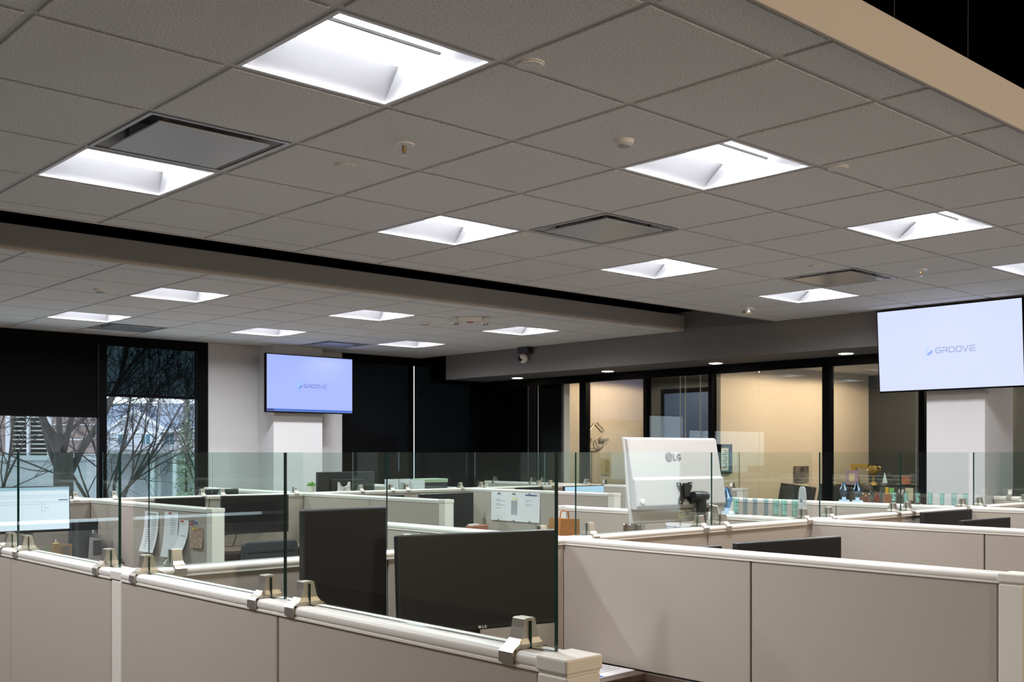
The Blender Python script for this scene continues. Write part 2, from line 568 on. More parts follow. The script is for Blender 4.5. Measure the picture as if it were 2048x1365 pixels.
detector(3.198, 8.06, .05, 'round white sensor on the window side ceiling raft', 'occupancy_sensor', 'sensor')
detector(6.27, 8.04, .06, 'flat round detector beside the emergency light', 'smoke_detector', 'smoke detector')
t = thing('sensor', 'white and chrome sensor at the soffit end of the near raft', 'sensor', (7.63, 5.36, C-.007))
obj('housing', B(-.05, .05, -.04, .05, -.028, 0), 'white_plastic', t, bevel=.006)
obj('eyes', MB().lathe([(.045, -.026), (.044, -.05), (.02, -.058)], n=16), 'chrome', t)
t = thing('emergency_light', 'white twin head emergency light with a red lamp on the window side raft', 'emergency light', (6.33, 7.453, C-.007), R(-40))
obj('body', B(-.11, .11, -.045, .045, -.045, 0), 'white_plastic', t, bevel=.008)
for s_ in (-1, 1):
    h_ = obj('lamp_head', MB().lathe([(.030, 0), (.042, -.025), (.042, -.042), (.02, -.046)], (s_*.135, 0, -.012), 16), 'white_plastic', t)
    obj('lamp_lens', MB().lathe([(.034, -.044), (.030, -.054), (.005, -.058)], (s_*.135, 0, -.012), 14), 'chrome', h_)
obj('indicator', B(-.03, .03, -.02, .02, -.050, -.044), 'red_led', t)

# soffit above the office front and the beam behind it
struct('wall_soffit', B(XH, XG+.10, -1.0, 10.667, 2.433, 2.93), 'soffit', 'grey soffit bulkhead over the office glazing')
struct('wall_soffit_upper', B(XH+.02, XG+.10, -1.0, YW, 2.93, 3.55), 'black_deck', 'dark upstand above the soffit')
struct('trim_soffit_end', B(XH+.25, 13.0, 10.667, YW+.1, 2.433, 2.93), 'black_frame', 'dark return between soffit and window wall')
struct('ceiling_offices', B(XG+.10, 13.0, -1.0, 10.667, 2.47, 2.93), 'wall_grey', 'painted ceiling of the offices')

def downlight(x, y, label, group, z=2.433, first=[]):
    if first:
        return dup(first[0], (x, y, z), 0, label, group)
    t = thing('downlight', label, 'downlight', (x, y, z), 0, group)
    obj('trim_ring', MB().lathe([(.078, -.001), (.078, -.005), (.066, -.005)], n=28), 'white_metal', t)
    obj('diffuser', MB().lathe([(.065, -.001), (.063, -.007), (.03, -.0085)], n=28), 'downlight', t)
    first.append(t); return t
for x, y, l in ((9.085, 9.79, 'round downlight in the soffit below the security camera'), (9.085, 8.28, 'round downlight in the soffit in front of the wall sculpture'),
             (9.085, 6.775, 'round downlight in the soffit above the white monitor'), (9.085, 5.285, 'round downlight in the soffit beside the large television')):
    downlight(x, y, l, 'soffit downlights')
downlight(9.085, 2.4, 'round downlight in the soffit beyond the large television', 'soffit downlights')

# security camera on the soffit face
t = thing('security_camera', 'black and white dome security camera bracketed on the soffit', 'camera', (XH, 9.14, 2.69))
obj('bracket', B(-.10, 0, -.085, .085, -.03, .045), 'black_plastic', t, bevel=.004)
obj('arm', MB().lathe([(.02, -.06), (.02, -.03)], (-.055, .03, 0), 10), 'white_plastic', t)
hd = obj('head', MB().lathe([(.012, .060), (.045, .035), (.055, 0), (.045, -.035), (.02, -.055)], (-.055, .03, -.085), 18), 'white_plastic', t)
obj('camera_lens', MB().lathe([(.036, .0), (.034, .02), (.01, .026)], (0, 0, 0), 16), 'cam_lens', t, loc=(-.085, .035, -.09), rot=(0, R(-70), R(25)))

# ------------------------------------------------------------------ window wall (runs along X at Y = YW)
struct('wall_left', B(5.655, 7.445, YW, YW+.3, 0, 3.0), 'wall_grey', 'pale grey wall between the window bays')
struct('wall_left_lintel', B(-4.2, 13.0, YW, YW+.3, 2.735, 3.55), 'black_deck', 'dark lintel over the windows')
struct('wall_left_sill', B(-4.2, 5.655, YW, YW+.3, 0, .70), 'wall_grey', 'low wall under the left windows')
struct('wall_left_sill_right', B(7.445, 13.0, YW, YW+.3, 0, .70), 'wall_grey', 'low wall under the right windows')
struct('trim_ceiling_edge', B(-2.3, XH, 11.13, YW, C-.008, C+.1), 'fascia', 'pale trim where the raft meets the window wall')
struct('column_window', B(6.30, 6.95, 10.87, YW, 0, C), 'wall_white', 'white column carrying the small television', bevel=.003)

def window(name, label, x0, x1, mulls, shades):
    root = struct(name); root['label'] = label
    f = MB()
    f.box(x0, x1, YW-.01, YW+.10, 2.64, 2.735)
    f.box(x0, x1, YW+.02, YW+.10, .70, .78)
    obj('window_frame', f, 'black_frame', root)
    for a, b in mulls:
        obj('mullion', B(a, b, YW-.015, YW+.066, .70, 2.735), 'black_frame', root)
    edges = [x0] + [v for m_ in mulls for v in m_] + [x1]
    for a, b in zip(edges[::2], edges[1::2]):
        if b - a > .05:
            obj('pane', B(a, b, YW+.07, YW+.078, .78, 2.70), 'window_glass', root)
    for a, b, zb, m_ in shades:
        s_ = obj('roller_shade', B(a, b, YW+.012, YW+.014, zb, 2.70), m_, root)
        obj('hem_bar', B(a, b, YW+.006, YW+.018, zb-.03, zb), 'black_frame', s_)
window('window_1', 'tall black framed windows with half lowered dark roller shades', -4.0, 5.655,
       [(-.2,-.12), (2.1, 2.18), (4.43, 4.51), (5.53, 5.655)],
       [(-3.9,-.22,.85,'shade_near'), (-.1, 2.08, .85, 'shade_near'), (2.20, 4.427, 1.90, 'shade_near'), (4.513, 5.528, 2.125, 'shade_clear')])  # first two shades, out of view, added fully down to cut haze in the panes
window('window_2', 'black framed windows with fully lowered dark shades', 7.445, 9.60,
       [(7.445, 7.50), (8.50, 8.54)], [(7.50, 8.556, .80, 'shade_mid'), (8.572, 9.58, .80, 'shade_mid')])
window('window_3', 'shaded office windows behind the glass front', 9.60, 12.9,
       [(9.60, 9.68), (11.0, 11.08)], [(9.69, 10.98, .80, 'shade_near'), (11.1, 12.8, .80, 'shade_near')])

# ------------------------------------------------------------------ office front (runs along Y at X = XG)
gf = struct('wall_office_front'); gf['label'] = 'black framed floor to ceiling glass office front'
hb = MB().box(XG-.03, XG+.05, -1.0, 10.98, 2.345, 2.433); hb.box(XG-.03, XG+.05, -1.0, 10.98, 0, .10)
obj('head_beam', hb, 'black_frame', gf)
mul = [(10.86, 10.98), (9.70, 9.85), (8.855, 8.96), (7.91, 7.96), (7.005, 7.055), (5.605, 5.685), (4.645, 4.70), (3.20, 3.26), (1.6, 1.68), (-1, -.92)]
for a, b in mul:
    obj('mullion', B(XG-.03, XG+.05, a, b, .10, 2.345), 'black_frame', gf)
seams = [8.668, 6.433]
ed = sorted([v for m_ in mul for v in m_])[1:-1]
for a, b in zip(ed[::2], ed[1::2]):
    cuts = [a] + [s_ for s_ in seams if a < s_ < b] + [b]
    for c0, c1 in zip(cuts[:-1], cuts[1:]):
        g = MB().box(XG-.005, XG+.005, c0+(.003 if c0 in seams else 0), c1-(.003 if c1 in seams else 0), .10, 2.345)
        obj('pane', g, 'office_glass', gf)
# slim bright edge strips of the glass doors
for y in (9.865, 9.69, 7.445, 7.376, 7.173, 4.73):
    obj('edge_strip', B(XG-.016, XG-.008, y-.0028, y+.0028, .10, 2.345), 'grey_plastic', gf)
struct('wall_office_party', B(XG+.05, 10.85, 9.2, 9.3, 0, 2.47), 'cream', 'cream wall with the metal sculpture')
struct('wall_office_party_long', B(XG+.05, 12.49, 6.95, 7.05, 0, 2.47), 'cream', 'cream wall with the framed print')
struct('wall_office_rear', B(12.49, 12.6, -1.0, 7.05, 0, 2.47), 'dark_wall', 'dark rear wall of the long office')
struct('wall_office_end', B(XG+.05, 12.6, -1.0, -.9, 0, 2.47), 'dark_wall', 'dark end wall of the long office')
struct('wall_office_rear_short', B(10.85, 10.95, 7.05, 11.2, 0, 2.47), 'dark_wall', 'dark rear wall of the short office')
wr = struct('window_4'); wr['label'] = 'office window with blue dusk blind'
obj('window_frame', B(10.835, 10.85, 7.3, 8.95, .9, 2.32), 'black_frame', wr)
obj('roller_shade', B(10.825, 10.834, 7.36, 8.88, 1.62, 2.26), 'blue_blind', wr)

# warm downlights inside the offices
def office_lamp(x, y, label):
    t = downlight(x, y, label, 'office downlights', 2.47)
    ld = bpy.data.lights.new('lamp', 'SPOT')
    ld.energy = OFFICE; ld.color = (1, .80, .56); ld.shadow_soft_size = .06; ld.spot_size = R(176); ld.spot_blend = .12
    lo = bpy.data.objects.new('lamp', ld); col.objects.link(lo); lo.parent = t; lo.location = (0, 0, -.02)
office_lamp(9.95, 8.35, 'round downlight inside the short office by the sculpture')
office_lamp(10.1, 5.95, 'round downlight inside the long office by the framed print')
office_lamp(11.3, 6.0, 'round downlight deep inside the long office')
office_lamp(10.6, 4.2, 'round downlight inside the long office behind the column')

# column with the large television
struct('column_right', B(8.78, XG-.035, 3.855, 4.352, 0, 2.433), 'wall_white', 'white column carrying the large television', bevel=.003)

# warm pendant cans over the walkway, hung from the deck
def pendant(x, y, label, k=1.0):
    t = thing('pendant_light', label, 'pendant light', (x, y, 2.62), 0, 'walkway pendants')
    obj('globe', MB().lathe([(.02, -.11), (.07, -.09), (.105, -.04), (.11, 0), (.105, .04), (.07, .09), (.03, .11)], n=24), 'globe', t)
    obj('cap', MB().lathe([(.04, .10), (.04, .15), (.015, .16)], n=16), 'black_plastic', t)
    obj('cord', MB().tube([(0, 0, .15), (0, 0, .93)], .004, 6), 'black_plastic', t)
    ld = bpy.data.lights.new('lamp', 'POINT')
    ld.energy = PENDANT*k; ld.color = (1, .78, .55); ld.shadow_soft_size = .12
    lo = bpy.data.objects.new('lamp', ld); col.objects.link(lo); lo.parent = t
pendant(-1.5, .2, 'warm globe pendant hanging in the walkway before the front partition', .26)
pendant(2.6, -1.7, 'warm globe pendant hanging in the walkway beside the near raft')
pendant(6.4, -1.7, 'warm globe pendant hanging in the walkway towards the offices')

# hanging wires of the near raft
for x in (3.27, 3.80):
    wv = obj('hanger_wire', MB().tube([(x, NY0+.02, C+.149), (x+.01, NY0+.02, 3.55)], .0009, 5), 'kick')
    tag(wv, 'thin steel wire hanging the near ceiling raft from the deck', 'wire', 'ceiling hanger wires')

# ------------------------------------------------------------------ cubicle partitions
ZR = 1.15                                  # top of the rails
HT = .0375                                 # half thickness
X_ = [1.365, 3.26, 5.155, 7.05, 8.945]     # cubicle lines across
YA, YB = 3.22, 8.34                        # spines along the cubicle rows
NEAR_END, MID_END, FAR_END, WIN_END = 1.30, 5.11, 6.31, 10.2

def arc(cx, cy, r, a0, a1, n=6):
    return [(cx+r*math.cos(R(a0+(a1-a0)*k/n)), cy+r*math.sin(R(a0+(a1-a0)*k/n))) for k in range(n+1)]
half = [(.0415,-.029), (.0415,-.0245), (.0375,-.024), (.0375,-.020)] + arc(.0385, -.0175, .0025, -90, 0, 2) + arc(.029, -.012, .012, 0, 90, 7) + [(.010, 0), (.0085,-.003)]
RAIL = half + [(-a, b) for a, b in half[::-1]]

def partition(run, c, a0, a1, seams, label, group=None, end0=False, end1=False, post0=False, post1=False, low=None):
    """run 'x': along X at Y=c; run 'y': along Y at X=c. end*: free end trims; post*: corner posts standing past the run."""
    mid = (a0+a1)/2
    t = thing('cubicle_partition', label, 'partition', (mid, c, 0) if run == 'x' else (c, mid, 0), 0, group)
    def bb(l0, l1, w0, w1, z0, z1):
        return B(l0-mid, l1-mid, w0, w1, z0, z1) if run == 'x' else B(w0, w1, l0-mid, l1-mid, z0, z1)
    lo = a0 + (.075 if end0 else 0); hi = a1 - (.075 if end1 else 0)
    cuts = [lo] + seams + [hi]
    for p, q in zip(cuts[:-1], cuts[1:]):
        obj('fabric_panel', bb(p+.003, q-.003, -HT, HT, .10 if low is None else low, ZR-.030), 'fabric', t, bevel=.003)
        if low: obj('lower_panel', bb(p+.003, q-.003, -HT+.003, HT-.003, .10, low-.006), 'desk', t, bevel=.003)
    obj('frame', bb(lo, hi, -.03, .03, .02, ZR-.029), 'core', t)
    obj('kick_plate', bb(lo, hi, -.034, .034, 0, .095), 'kick', t)
    rl = MB(); rl.sm = True; rl.prism(RAIL, 'x' if run == 'x' else 'y', lo-mid if not end0 else a0-mid, hi-mid if not end1 else a1-mid)
    r = obj('top_rail', rl, 'rail', t, loc=(0, 0, ZR))
    for flag, p, q in ((end0, a0, a0+.075), (end1, a1-.075, a1)):
        if flag:
            obj('end_trim', bb(p, q-.002, -.044, .044, 0, ZR-.030), 'post', t, bevel=.003)
            obj('end_cap', bb(p-.003, q, -.046, .046, ZR-.025, ZR+.002), 'post', t, bevel=.004, seg=2)
    for flag, p in ((post0, a0-.0375), (post1, a1+.0375)):
        if flag:
            obj('corner_post', bb(p-.036, p+.036, -.038, .038, 0, ZR-.030), 'post', t, bevel=.003)
            obj('post_cap', bb(p-.040, p+.040, -.0415, .0415, ZR-.028, ZR), 'rail', t, bevel=.003)
    return t

h = .0375
# front row line, facing the walkway
partition('y', X_[0], NEAR_END, YA-h, [2.272], 'taupe fabric partition facing the walkway, ending in a cream post', end0=True, post1=True)
partition('y', X_[0], YA+h, MID_END, [4.18], 'taupe fabric partition facing the walkway, in line beyond the cream joint post', end1=True)
# first spine
LA = ['fabric partition behind the two large black monitors', 'fabric partition in front of the white monitor', 'fabric partition in line beyond the white monitor, with a row of awards behind it',
      'fabric partition on the near spine next to the column']
for k in range(4):
    a, b = X_[k]+h, X_[k+1]-h
    partition('x', YA, a, b, [(a+b)/2], LA[k], post1=(k < 3))
# second spine, toward the windows
LB = ['fabric partition behind the lit spreadsheet monitor', 'fabric partition behind the monitor on the jointed arm', 'fabric partition with a potted succulent on its rail', 'fabric partition behind the narrow lit screen']
for k in range(4):
    a, b = X_[k]+h, X_[k+1]-h
    partition('x', YB, a, b, [(a+b)/2], LB[k], post1=(k < 3))
# walls between near cubicles
LC = {1: 'bare fabric partition with a black vertical seam and a cream end trim', 2: 'bare fabric partition beside the paired dark monitors', 3: 'bare fabric partition near the column'}
for k in (1, 2, 3):
    partition('y', X_[k], NEAR_END, YA-h, [2.25], LC[k], end0=True, low=.655 if k == 1 else None)
LD = {1: 'fabric partition hidden partly by the portrait black monitor', 2: 'fabric partition carrying a row of glass awards next to the white monitor', 3: 'fabric partition carrying two blue diamond awards and glass cylinders'}
for k in (1, 2, 3):
    partition('y', X_[k], YA+h, MID_END, [4.16], LD[k], end1=True)
LE = {1: 'fabric partition with papers pinned to it and a pale end trim', 2: 'fabric partition with a pale end trim and nothing pinned to it', 3: 'fabric partition with a wide printed sheet pinned to it', 4: 'fabric partition with a glass screen and pale end trim before the office front'}
for k in (1, 2, 3, 4):
    partition('y', X_[k], FAR_END, YB-h, [7.30], LE[k], end0=True)
LW = {1: 'fabric partition nearest the tall windows, behind the spreadsheet monitor', 2: 'fabric partition on the window side of the succulent', 3: 'fabric partition on the window side of the pinned sheet', 4: 'fabric partition with a glass screen by the shaded windows'}
for k in (1, 2, 3, 4):
    partition('y', X_[k], YB+h, WIN_END, [9.28], LW[k], end1=True)
partition('y', X_[4], NEAR_END, 3.84, [2.56], 'short fabric partition butting against the white column', end0=True)

# ------------------------------------------------------------------ glass screens on the spines
CLAMP = [(-.0460,-.024), (-.0460,-.004), (-.040,.003), (-.030,.008), (-.022,.018), (-.0165,.038), (-.0135,.053), (-.0105,.055), (.0105,.055), (.0135,.053),
         (.0165,.038), (.022,.018), (.030,.008), (.040,.003), (.0460,-.004), (.0460,-.024), (.0420,-.024), (.0420,.0005), (-.0420,.0005), (-.0420,-.024)]
cm = MB()
n_ = len(CLAMP)
for y_, k_ in ((-.019, 1.0), (.019, 1.0)):
    cm.v += [(u, y_ * (1.0 if v < .016 else .86), v) for u, v in CLAMP]
cm.f = [tuple(range(n_))[::-1], tuple(range(n_, 2*n_))] + [(i, (i+1) % n_, n_+(i+1) % n_, n_+i) for i in range(n_)]
cm.m = [0]*len(cm.f); cm.smooth = [False]*len(cm.f)
CLAMP_ME = cm.mesh('clamp', 'nickel')
SCREW_ME = MB().lathe([(.006, -.0008), (.006, .0016), (.003, .002)], n=10, axis='x').mesh('screw', 'screw')

SLOT_ME = MB().box(-.0022, .0022, -.0192, .0192, .0015, .050).mesh('slot_strip', 'glass_edge')  # dark strip added to draw the slot where the glass enters the clamp
def screen(run, c, a0, a1, label, group, clamps=None, side=1):
    mid = (a0+a1)/2
    t = thing('glass_screen', label, 'glass screen', (mid, c, ZR) if run == 'x' else (c, mid, ZR), 0 if run == 'y' else R(-90), group)
    L = (a1-a0)/2
    g = MB()
    x, z0, z1 = .0045, .002, .359
    vs = [(-x,-L,z0),(x,-L,z0),(x,L,z0),(-x,L,z0),(-x,-L,z1),(x,-L,z1),(x,L,z1),(-x,L,z1)]
    g.add(vs, [(1,2,6,5),(3,0,4,7)])
    g.mi = 1
    g.add(vs, [(0,3,2,1),(0,1,5,4)])
    g.mi = 2
    g.add(vs, [(4,5,6,7),(2,3,7,6)])  # far end edge kept clear: its pale internal reflection is put into the material
    obj('pane', g, ['glass', 'glass_edge', 'glass'], t)
    for p in (clamps or (a0+.085, a1-.085)):
        s_ = (p-mid) if run == 'y' else (p-mid)
        cl = obj('clamp', CLAMP_ME, None, t, loc=(0, s_, 0))
        obj('screw', SCREW_ME, None, cl, loc=(side*.0165, 0, .037), rot=(0, 0, 0 if side > 0 else math.pi))
        obj('slot_strip', SLOT_ME, None, cl)
    return t
for (a, b), l_ in zip(((1.368, 2.293), (2.300, 3.175), (3.285, 4.205), (4.215, 5.05)), ('clear glass screen on the walkway partition, ending at its free cream end post', 'clear glass screen on the walkway partition, ending at the cream joint post',
                       'clear glass screen on the walkway partition, just past the cream joint post', 'clear glass screen on the walkway partition, second past the cream joint post')):
    screen('y', X_[0], a, b, l_, 'glass screens on the walkway partition')
S1 = [((1.43, 2.325), 0), ((2.335, 3.21), 0), ((3.33, 4.275), 1), ((4.285, 5.18), 1), ((5.26, 6.155), 2), ((6.165, 7.08), 2), ((7.16, 8.06), 3), ((8.07, 8.90), 3)]
N1 = ['clear glass screen on the near spine behind the portrait monitor', 'clear glass screen on the near spine behind the wide black monitor', 'clear glass screen covering most of the white monitor',
      'clear glass screen between the white monitor and the tall clear obelisk', 'clear glass screen in front of the blue diamond award pair', 'clear glass screen in front of the teal cylinders nearest the column',
      'clear glass screen on the near spine overlapping the column edge', 'clear glass screen at the soffit end of the near spine']
for q, ((a, b), k) in enumerate(S1):
    screen('x', YA, a, b, N1[q], 'glass screens on the near spine', side=-1)
S2 = [((1.43, 2.30), 0), ((2.31, 3.20), 0), ((3.33, 4.245), 1), ((4.255, 5.13), 1), ((5.66, 6.18), 2), ((6.19, 7.04), 2), ((7.15, 8.135), 3), ((8.145, 8.90), 3)]
N2 = ['clear glass screen at the walkway end of the window spine', 'clear glass screen beside the lit spreadsheet monitor', 'clear glass screen before the right jamb of the tall windows', 'clear glass screen above the monitor on the jointed arm',
      'clear glass screen beside the white forked stand', 'clear glass screen above the monitor beside the pinned sheet', 'clear glass screen above the wide pinned sheet', 'clear glass screen above the narrow lit screen']
for q, ((a, b), k) in enumerate(S2):
    screen('x', YB, a, b, N2[q], 'glass screens on the window spine')
for (a, b), l_ in zip(((6.38, 7.28), (7.29, 8.28)), ('clear glass screen by the pale end trim of the last partition before the offices', 'clear glass screen on the last partition before the offices, at the spine corner')):
    screen('y', X_[4], a, b, l_, 'glass screens before the office front')
for (a, b), l_ in zip(((8.40, 9.28), (9.29, 10.13)), ('clear glass screen by the shaded windows, at the spine corner', 'clear glass screen by the shaded windows, at the free partition end')):
    screen('y', X_[4], a, b, l_, 'glass screens by the shaded windows')
for (a, b), l_ in zip(((1.40, 2.6), (2.61, 3.80)), ('clear glass screen on the short partition, away from the column', 'clear glass screen on the short partition, touching the column')):
    screen('y', X_[4], a, b, l_, 'glass screens by the column')

# ------------------------------------------------------------------ desks
def desk(x0, x1, y0, y1, label, z=.74):
    cx, cy = (x0+x1)/2, (y0+y1)/2
    t = thing('desk', label, 'desk', (cx, cy, 0))
    a, b = (x1-x0)/2, (y1-y0)/2
    obj('worktop', B(-a, a, -b, b, z-.03, z), 'desk', t, bevel=.003)
    for s_ in (-1, 1):
        if a > b: obj('leg_panel', B(s_*(a-.03)-.012, s_*(a-.03)+.012, -b+.03, b-.05, 0, z-.031), 'kick', t)
        else: obj('leg_panel', B(-a+.03, a-.05, s_*(b-.03)-.012, s_*(b-.03)+.012, 0, z-.031), 'kick', t)
    return t
desk(1.42, 3.205, 2.72, 3.17, 'dark wood desk under the two large black monitors, a document on it', .655)
desk(3.32, 5.10, 2.55, 3.17, 'dark wood desk in the cubicle of the long black monitor')
desk(5.21, 7.0, 2.55, 3.17, 'dark wood desk under the paired dark monitors')
desk(3.32, 5.10, 3.27, 3.90, 'dark wood desk under the white monitor')
desk(4.60, 5.11, 3.91, 5.05, 'dark wood desk return along the awards partition')
desk(1.42, 3.205, 7.67, 8.29, 'dark wood desk under the lit spreadsheet monitor')
desk(3.32, 5.10, 7.67, 8.29, 'dark wood desk under the monitor on the jointed arm')
desk(5.21, 7.0, 7.67, 8.29, 'dark wood desk under the monitor beside the pinned sheet')
desk(7.10, 8.89, 7.67, 8.29, 'dark wood desk under the narrow lit screen')
desk(5.21, 7.0, 8.39, 9.0, 'dark wood desk on the window side of the succulent')

# ------------------------------------------------------------------ monitors
def monitor(x, y, zc, wd, ht, rotz, label, desk_z=.74, tilt=0, lit=None, back=False, base=True, group=None, logo=False):
    t = thing('monitor', label, 'monitor', (x, y, desk_z), rotz, group)
    zc -= desk_z
    rt = (-tilt, 0, 0)
    bd = obj('body', B(-wd/2, wd/2, -.012, .020, -ht/2, ht/2), 'black_plastic', t, bevel=.004, loc=(0, 0, zc), rot=rt)
    sc_ = obj('screen', B(-wd/2+.008, wd/2-.008, -.0135, -.0122, -ht/2+.018, ht/2-.008), lit or 'screen_off', t, loc=(0, 0, zc), rot=rt)
    obj('rear_housing', B(-wd*.28, wd*.28, .02, .045, -ht*.3, ht*.3), 'black_plastic', t, bevel=.01, loc=(0, 0, zc), rot=rt)
    if base:
        obj('stand_neck', B(-.03, .03, .046, .075, .012, zc), 'black_plastic', t, bevel=.004)
        obj('stand_base', B(-.11, .11, -.05, .14, 0, .012), 'black_plastic', t, bevel=.005)
    if logo:
        lg = MB().lathe([(.005, -.0136), (.005, -.0150)], (-.012, 0, -ht/2+.009), 12, 'y')
        lg.strokes([[(-.002, .005), (-.002, -.004), (.003, -.004)], [(.013, .004), (.007, .005), (.006, -.003), (.012, -.004), (.013, 0), (.010, 0)]], .0017, -.0150, -.0136) if False else None
        l2 = MB().strokes([[(-.002, -ht/2+.013), (-.002, -ht/2+.005), (.003, -ht/2+.005)], [(.013, -ht/2+.012), (.008, -ht/2+.013), (.006, -ht/2+.009), (.008, -ht/2+.005), (.013, -ht/2+.006), (.013, -ht/2+.009), (.010, -ht/2+.009)]], .0017, -.0150, -.0136)
        e_ = obj('emblem', lg, 'white_plastic', bd)
        obj('lettering', l2, 'white_plastic', bd)
    return t
monitor(1.918, 2.87, 1.065, .312, .535, 0, 'black portrait monitor standing upright beside the wide black monitor', desk_z=.655)
monitor(2.365, 2.735, 1.079, .60, .325, R(-13), 'wide black monitor with a small pale logo on its lower bezel', tilt=R(4), logo=True, desk_z=.655)
monitor(4.44, 2.88, .925, .72, .34, R(-9), 'long black monitor top showing over the bare fabric partition')
monitor(3.87, 2.93, .93, .16, .33, R(-9), 'narrow black monitor beside the long black monitor', group=None)
monitor(6.30, 2.76, .955, .54, .33, R(-4), 'front one of two overlapping dark monitors')
monitor(6.44, 3.06, .985, .56, .33, R(-4), 'rear one of two overlapping dark monitors')
m3 = monitor(2.67, 7.98, 1.10, .54, .33, R(-2), 'lit monitor showing a pale spreadsheet window', lit='screen_on', tilt=R(2))
ui = MB()
ui.box(-.262, .262, -.0142, -.0136, .137, .157)
u1 = obj('title_bar', ui, 'screen_bar', m3, loc=(0, 0, .36))
for z in (.133, .098, .085, .052, .036):
    obj('ruled_line', B(-.262, .262 if z > .06 else .07, -.0144, -.0136, z, z+.0016), 'screen_ui', m3, loc=(0, 0, .36))
fr_ = MB()
fr_.box(.07, .072, -.0144, -.0136, -.10, .05); fr_.box(.07, .262, -.0144, -.0136, -.10, -.098); fr_.box(.07, .262, -.0144, -.0136, .048, .05)
obj('form_box', fr_, 'screen_ui', m3, loc=(0, 0, .36))
obj('button', B(.185, .25, -.0146, -.0136, .060, .068), 'screen_button', m3, loc=(0, 0, .36))
for k in range(5):
    obj('ruled_line', B(.085, .10+.02*(k % 2), -.0144, -.0136, .03-.022*k, .033-.022*k), 'screen_ui', m3, loc=(0, 0, .36))
monitor(3.825, 8.03, .985, .42, .33, R(2), 'black monitor beside the one on the jointed arm, partly behind the pinned papers')
m4 = monitor(4.46, 7.99, .998, .60, .315, R(-3), 'black monitor on a jointed black arm over an office chair', base=False)
arm = MB()
arm.tube([(-.16, .06, .26), (-.20, .08, .12), (-.36, .02, .08)], [.022, .026, .024], 10)
arm.lathe([(.035, 0), (.035, .03), (.02, .04)], (-.36, .02, .002), 14)
arm.box(-.20, -.10, .03, .07, .22, .32)
obj('arm', arm, 'black_plastic', m4)
obj('spring_mark', MB().lathe([(.010, -.004), (.010, .004)], (-.215, .05, .115), 10, 'y'), 'yellow', m4)
obj('cable', MB().tube([(-.15, .05, .2), (-.17, .0, .08), (-.19, .02, .006)], .004, 6), 'black_plastic', m4)
monitor(6.52, 8.02, .95, .66, .335, R(0), 'black monitor beside the wide pinned sheet')
monitor(5.93, 8.08, .95, .25, .33, R(0), 'narrow black monitor top beyond the bare end trimmed partition')
monitor(7.62, 8.03, .985, .40, .33, R(2), 'black monitor top beside the narrow lit screen')
monitor(8.40, 8.0, .985, .64, .33, R(2), 'narrow lit pale blue screen above the partition with the pinned sheet', lit='screen_bar')
monitor(5.875, 8.78, 1.145, .66, .35, R(180), 'dark monitor seen from behind next to the succulent')
monitor(4.50, 8.74, 1.02, .42, .33, R(184), 'dark monitor top on the window side of the jointed arm monitor', base=True, desk_z=.74)
desk(3.32, 5.10, 8.39, 9.0, 'dark wood desk on the window side of the jointed arm monitor')

# the white monitor seen from behind, on its stand
t = thing('monitor', 'white monitor seen from behind with a grey round logo and a black mounting plate', 'monitor', (4.310, 3.46, .74), R(-5))
zc = .632; TL = (R(-7), 0, 0)
wb = MB(); wb.prism([(-.333,-.215), (.333,-.215), (.333,.215), (-.333,.215)], 'y', .010, .024)
bd = obj('screen_panel', wb, 'white_gloss', t, bevel=.004, loc=(0, 0, zc), rot=TL)
bk = MB()
bk.prism([(.010,.212), (.010,-.145), (-.022,-.150), (-.034,-.130), (-.034,.0), (-.020,.008), (-.006,.205)], 'x', -.322, .322)
obj('back_cover', bk, 'white_gloss', t, bevel=.003, loc=(0, 0, zc), rot=TL)
seam_ = obj('cover_seam', B(-.321, .321, -.0155, -.0135, .058, .0592), 'wall_grey', t, loc=(0, 0, zc), rot=TL)
obj('rating_label', B(.0, .19, .0075, .0095, -.200, -.155), 'mat_board', t, loc=(0, 0, zc), rot=TL)
dk = MB()
for k in range(4): dk.box(.01+.045*k, .045+.04*k, .0065, .0074, -.172-.006*(k % 2), -.166)
obj('label_print', dk, 'ink', t, loc=(0, 0, zc), rot=TL)
lock = obj('lock_socket', MB().lathe([(.014, -.034), (.013, -.042), (.006, -.043)], (-.285, 0, -.108), 18, 'y'), 'white_plastic', t, loc=(0, 0, zc), rot=TL)
lgm = MB().lathe([(.0235, -.0135), (.0235, -.0165), (.001, -.0165)], (-.008, 0, .112), 28, 'y')
obj('emblem', lgm, 'logo_grey', t, loc=(-.045, 0, zc), rot=TL)
fm = MB().strokes([[(-.010,.123), (-.010,.103), (-.003,.103)], [(-.008+.014*math.cos(a_), .112+.017*math.sin(a_)) for a_ in [k*.35+1.6 for k in range(14)]], [(-.002,.112), (.006,.112)]], .0022, -.0180, -.0165)
obj('emblem_mark', fm, 'white_gloss', t, loc=(-.045, 0, zc), rot=TL)
lt = MB().strokes([[(.026,.127), (.026,.098), (.042,.098)],
                   [(.074,.122), (.068,.127), (.060,.126), (.054,.119), (.053,.108), (.057,.100), (.064,.097), (.071,.099), (.074,.103), (.074,.111), (.066,.111)]], .0032, -.0175, -.0135)
obj('lettering', lt, 'logo_grey', t, loc=(-.045, 0, zc), rot=TL)
vp = MB()
vp.prism([(-.055,.055), (-.030,.055), (-.018,.035), (.018,.045), (.030,.055), (.055,.055), (.05,.030), (.030,.0), (.05,-.030), (.055,-.055), (.030,-.055), (.012,-.030), (-.012,-.030), (-.030,-.055), (-.055,-.055), (-.05,-.030), (-.030,.0), (-.05,.030)], 'y', -.050, -.036)
vp.box(-.018, .024, -.062, -.05, -.02, .05)
pl = obj('mount_plate', vp, 'black_plastic', t, loc=(.018, 0, zc-.075), rot=TL)
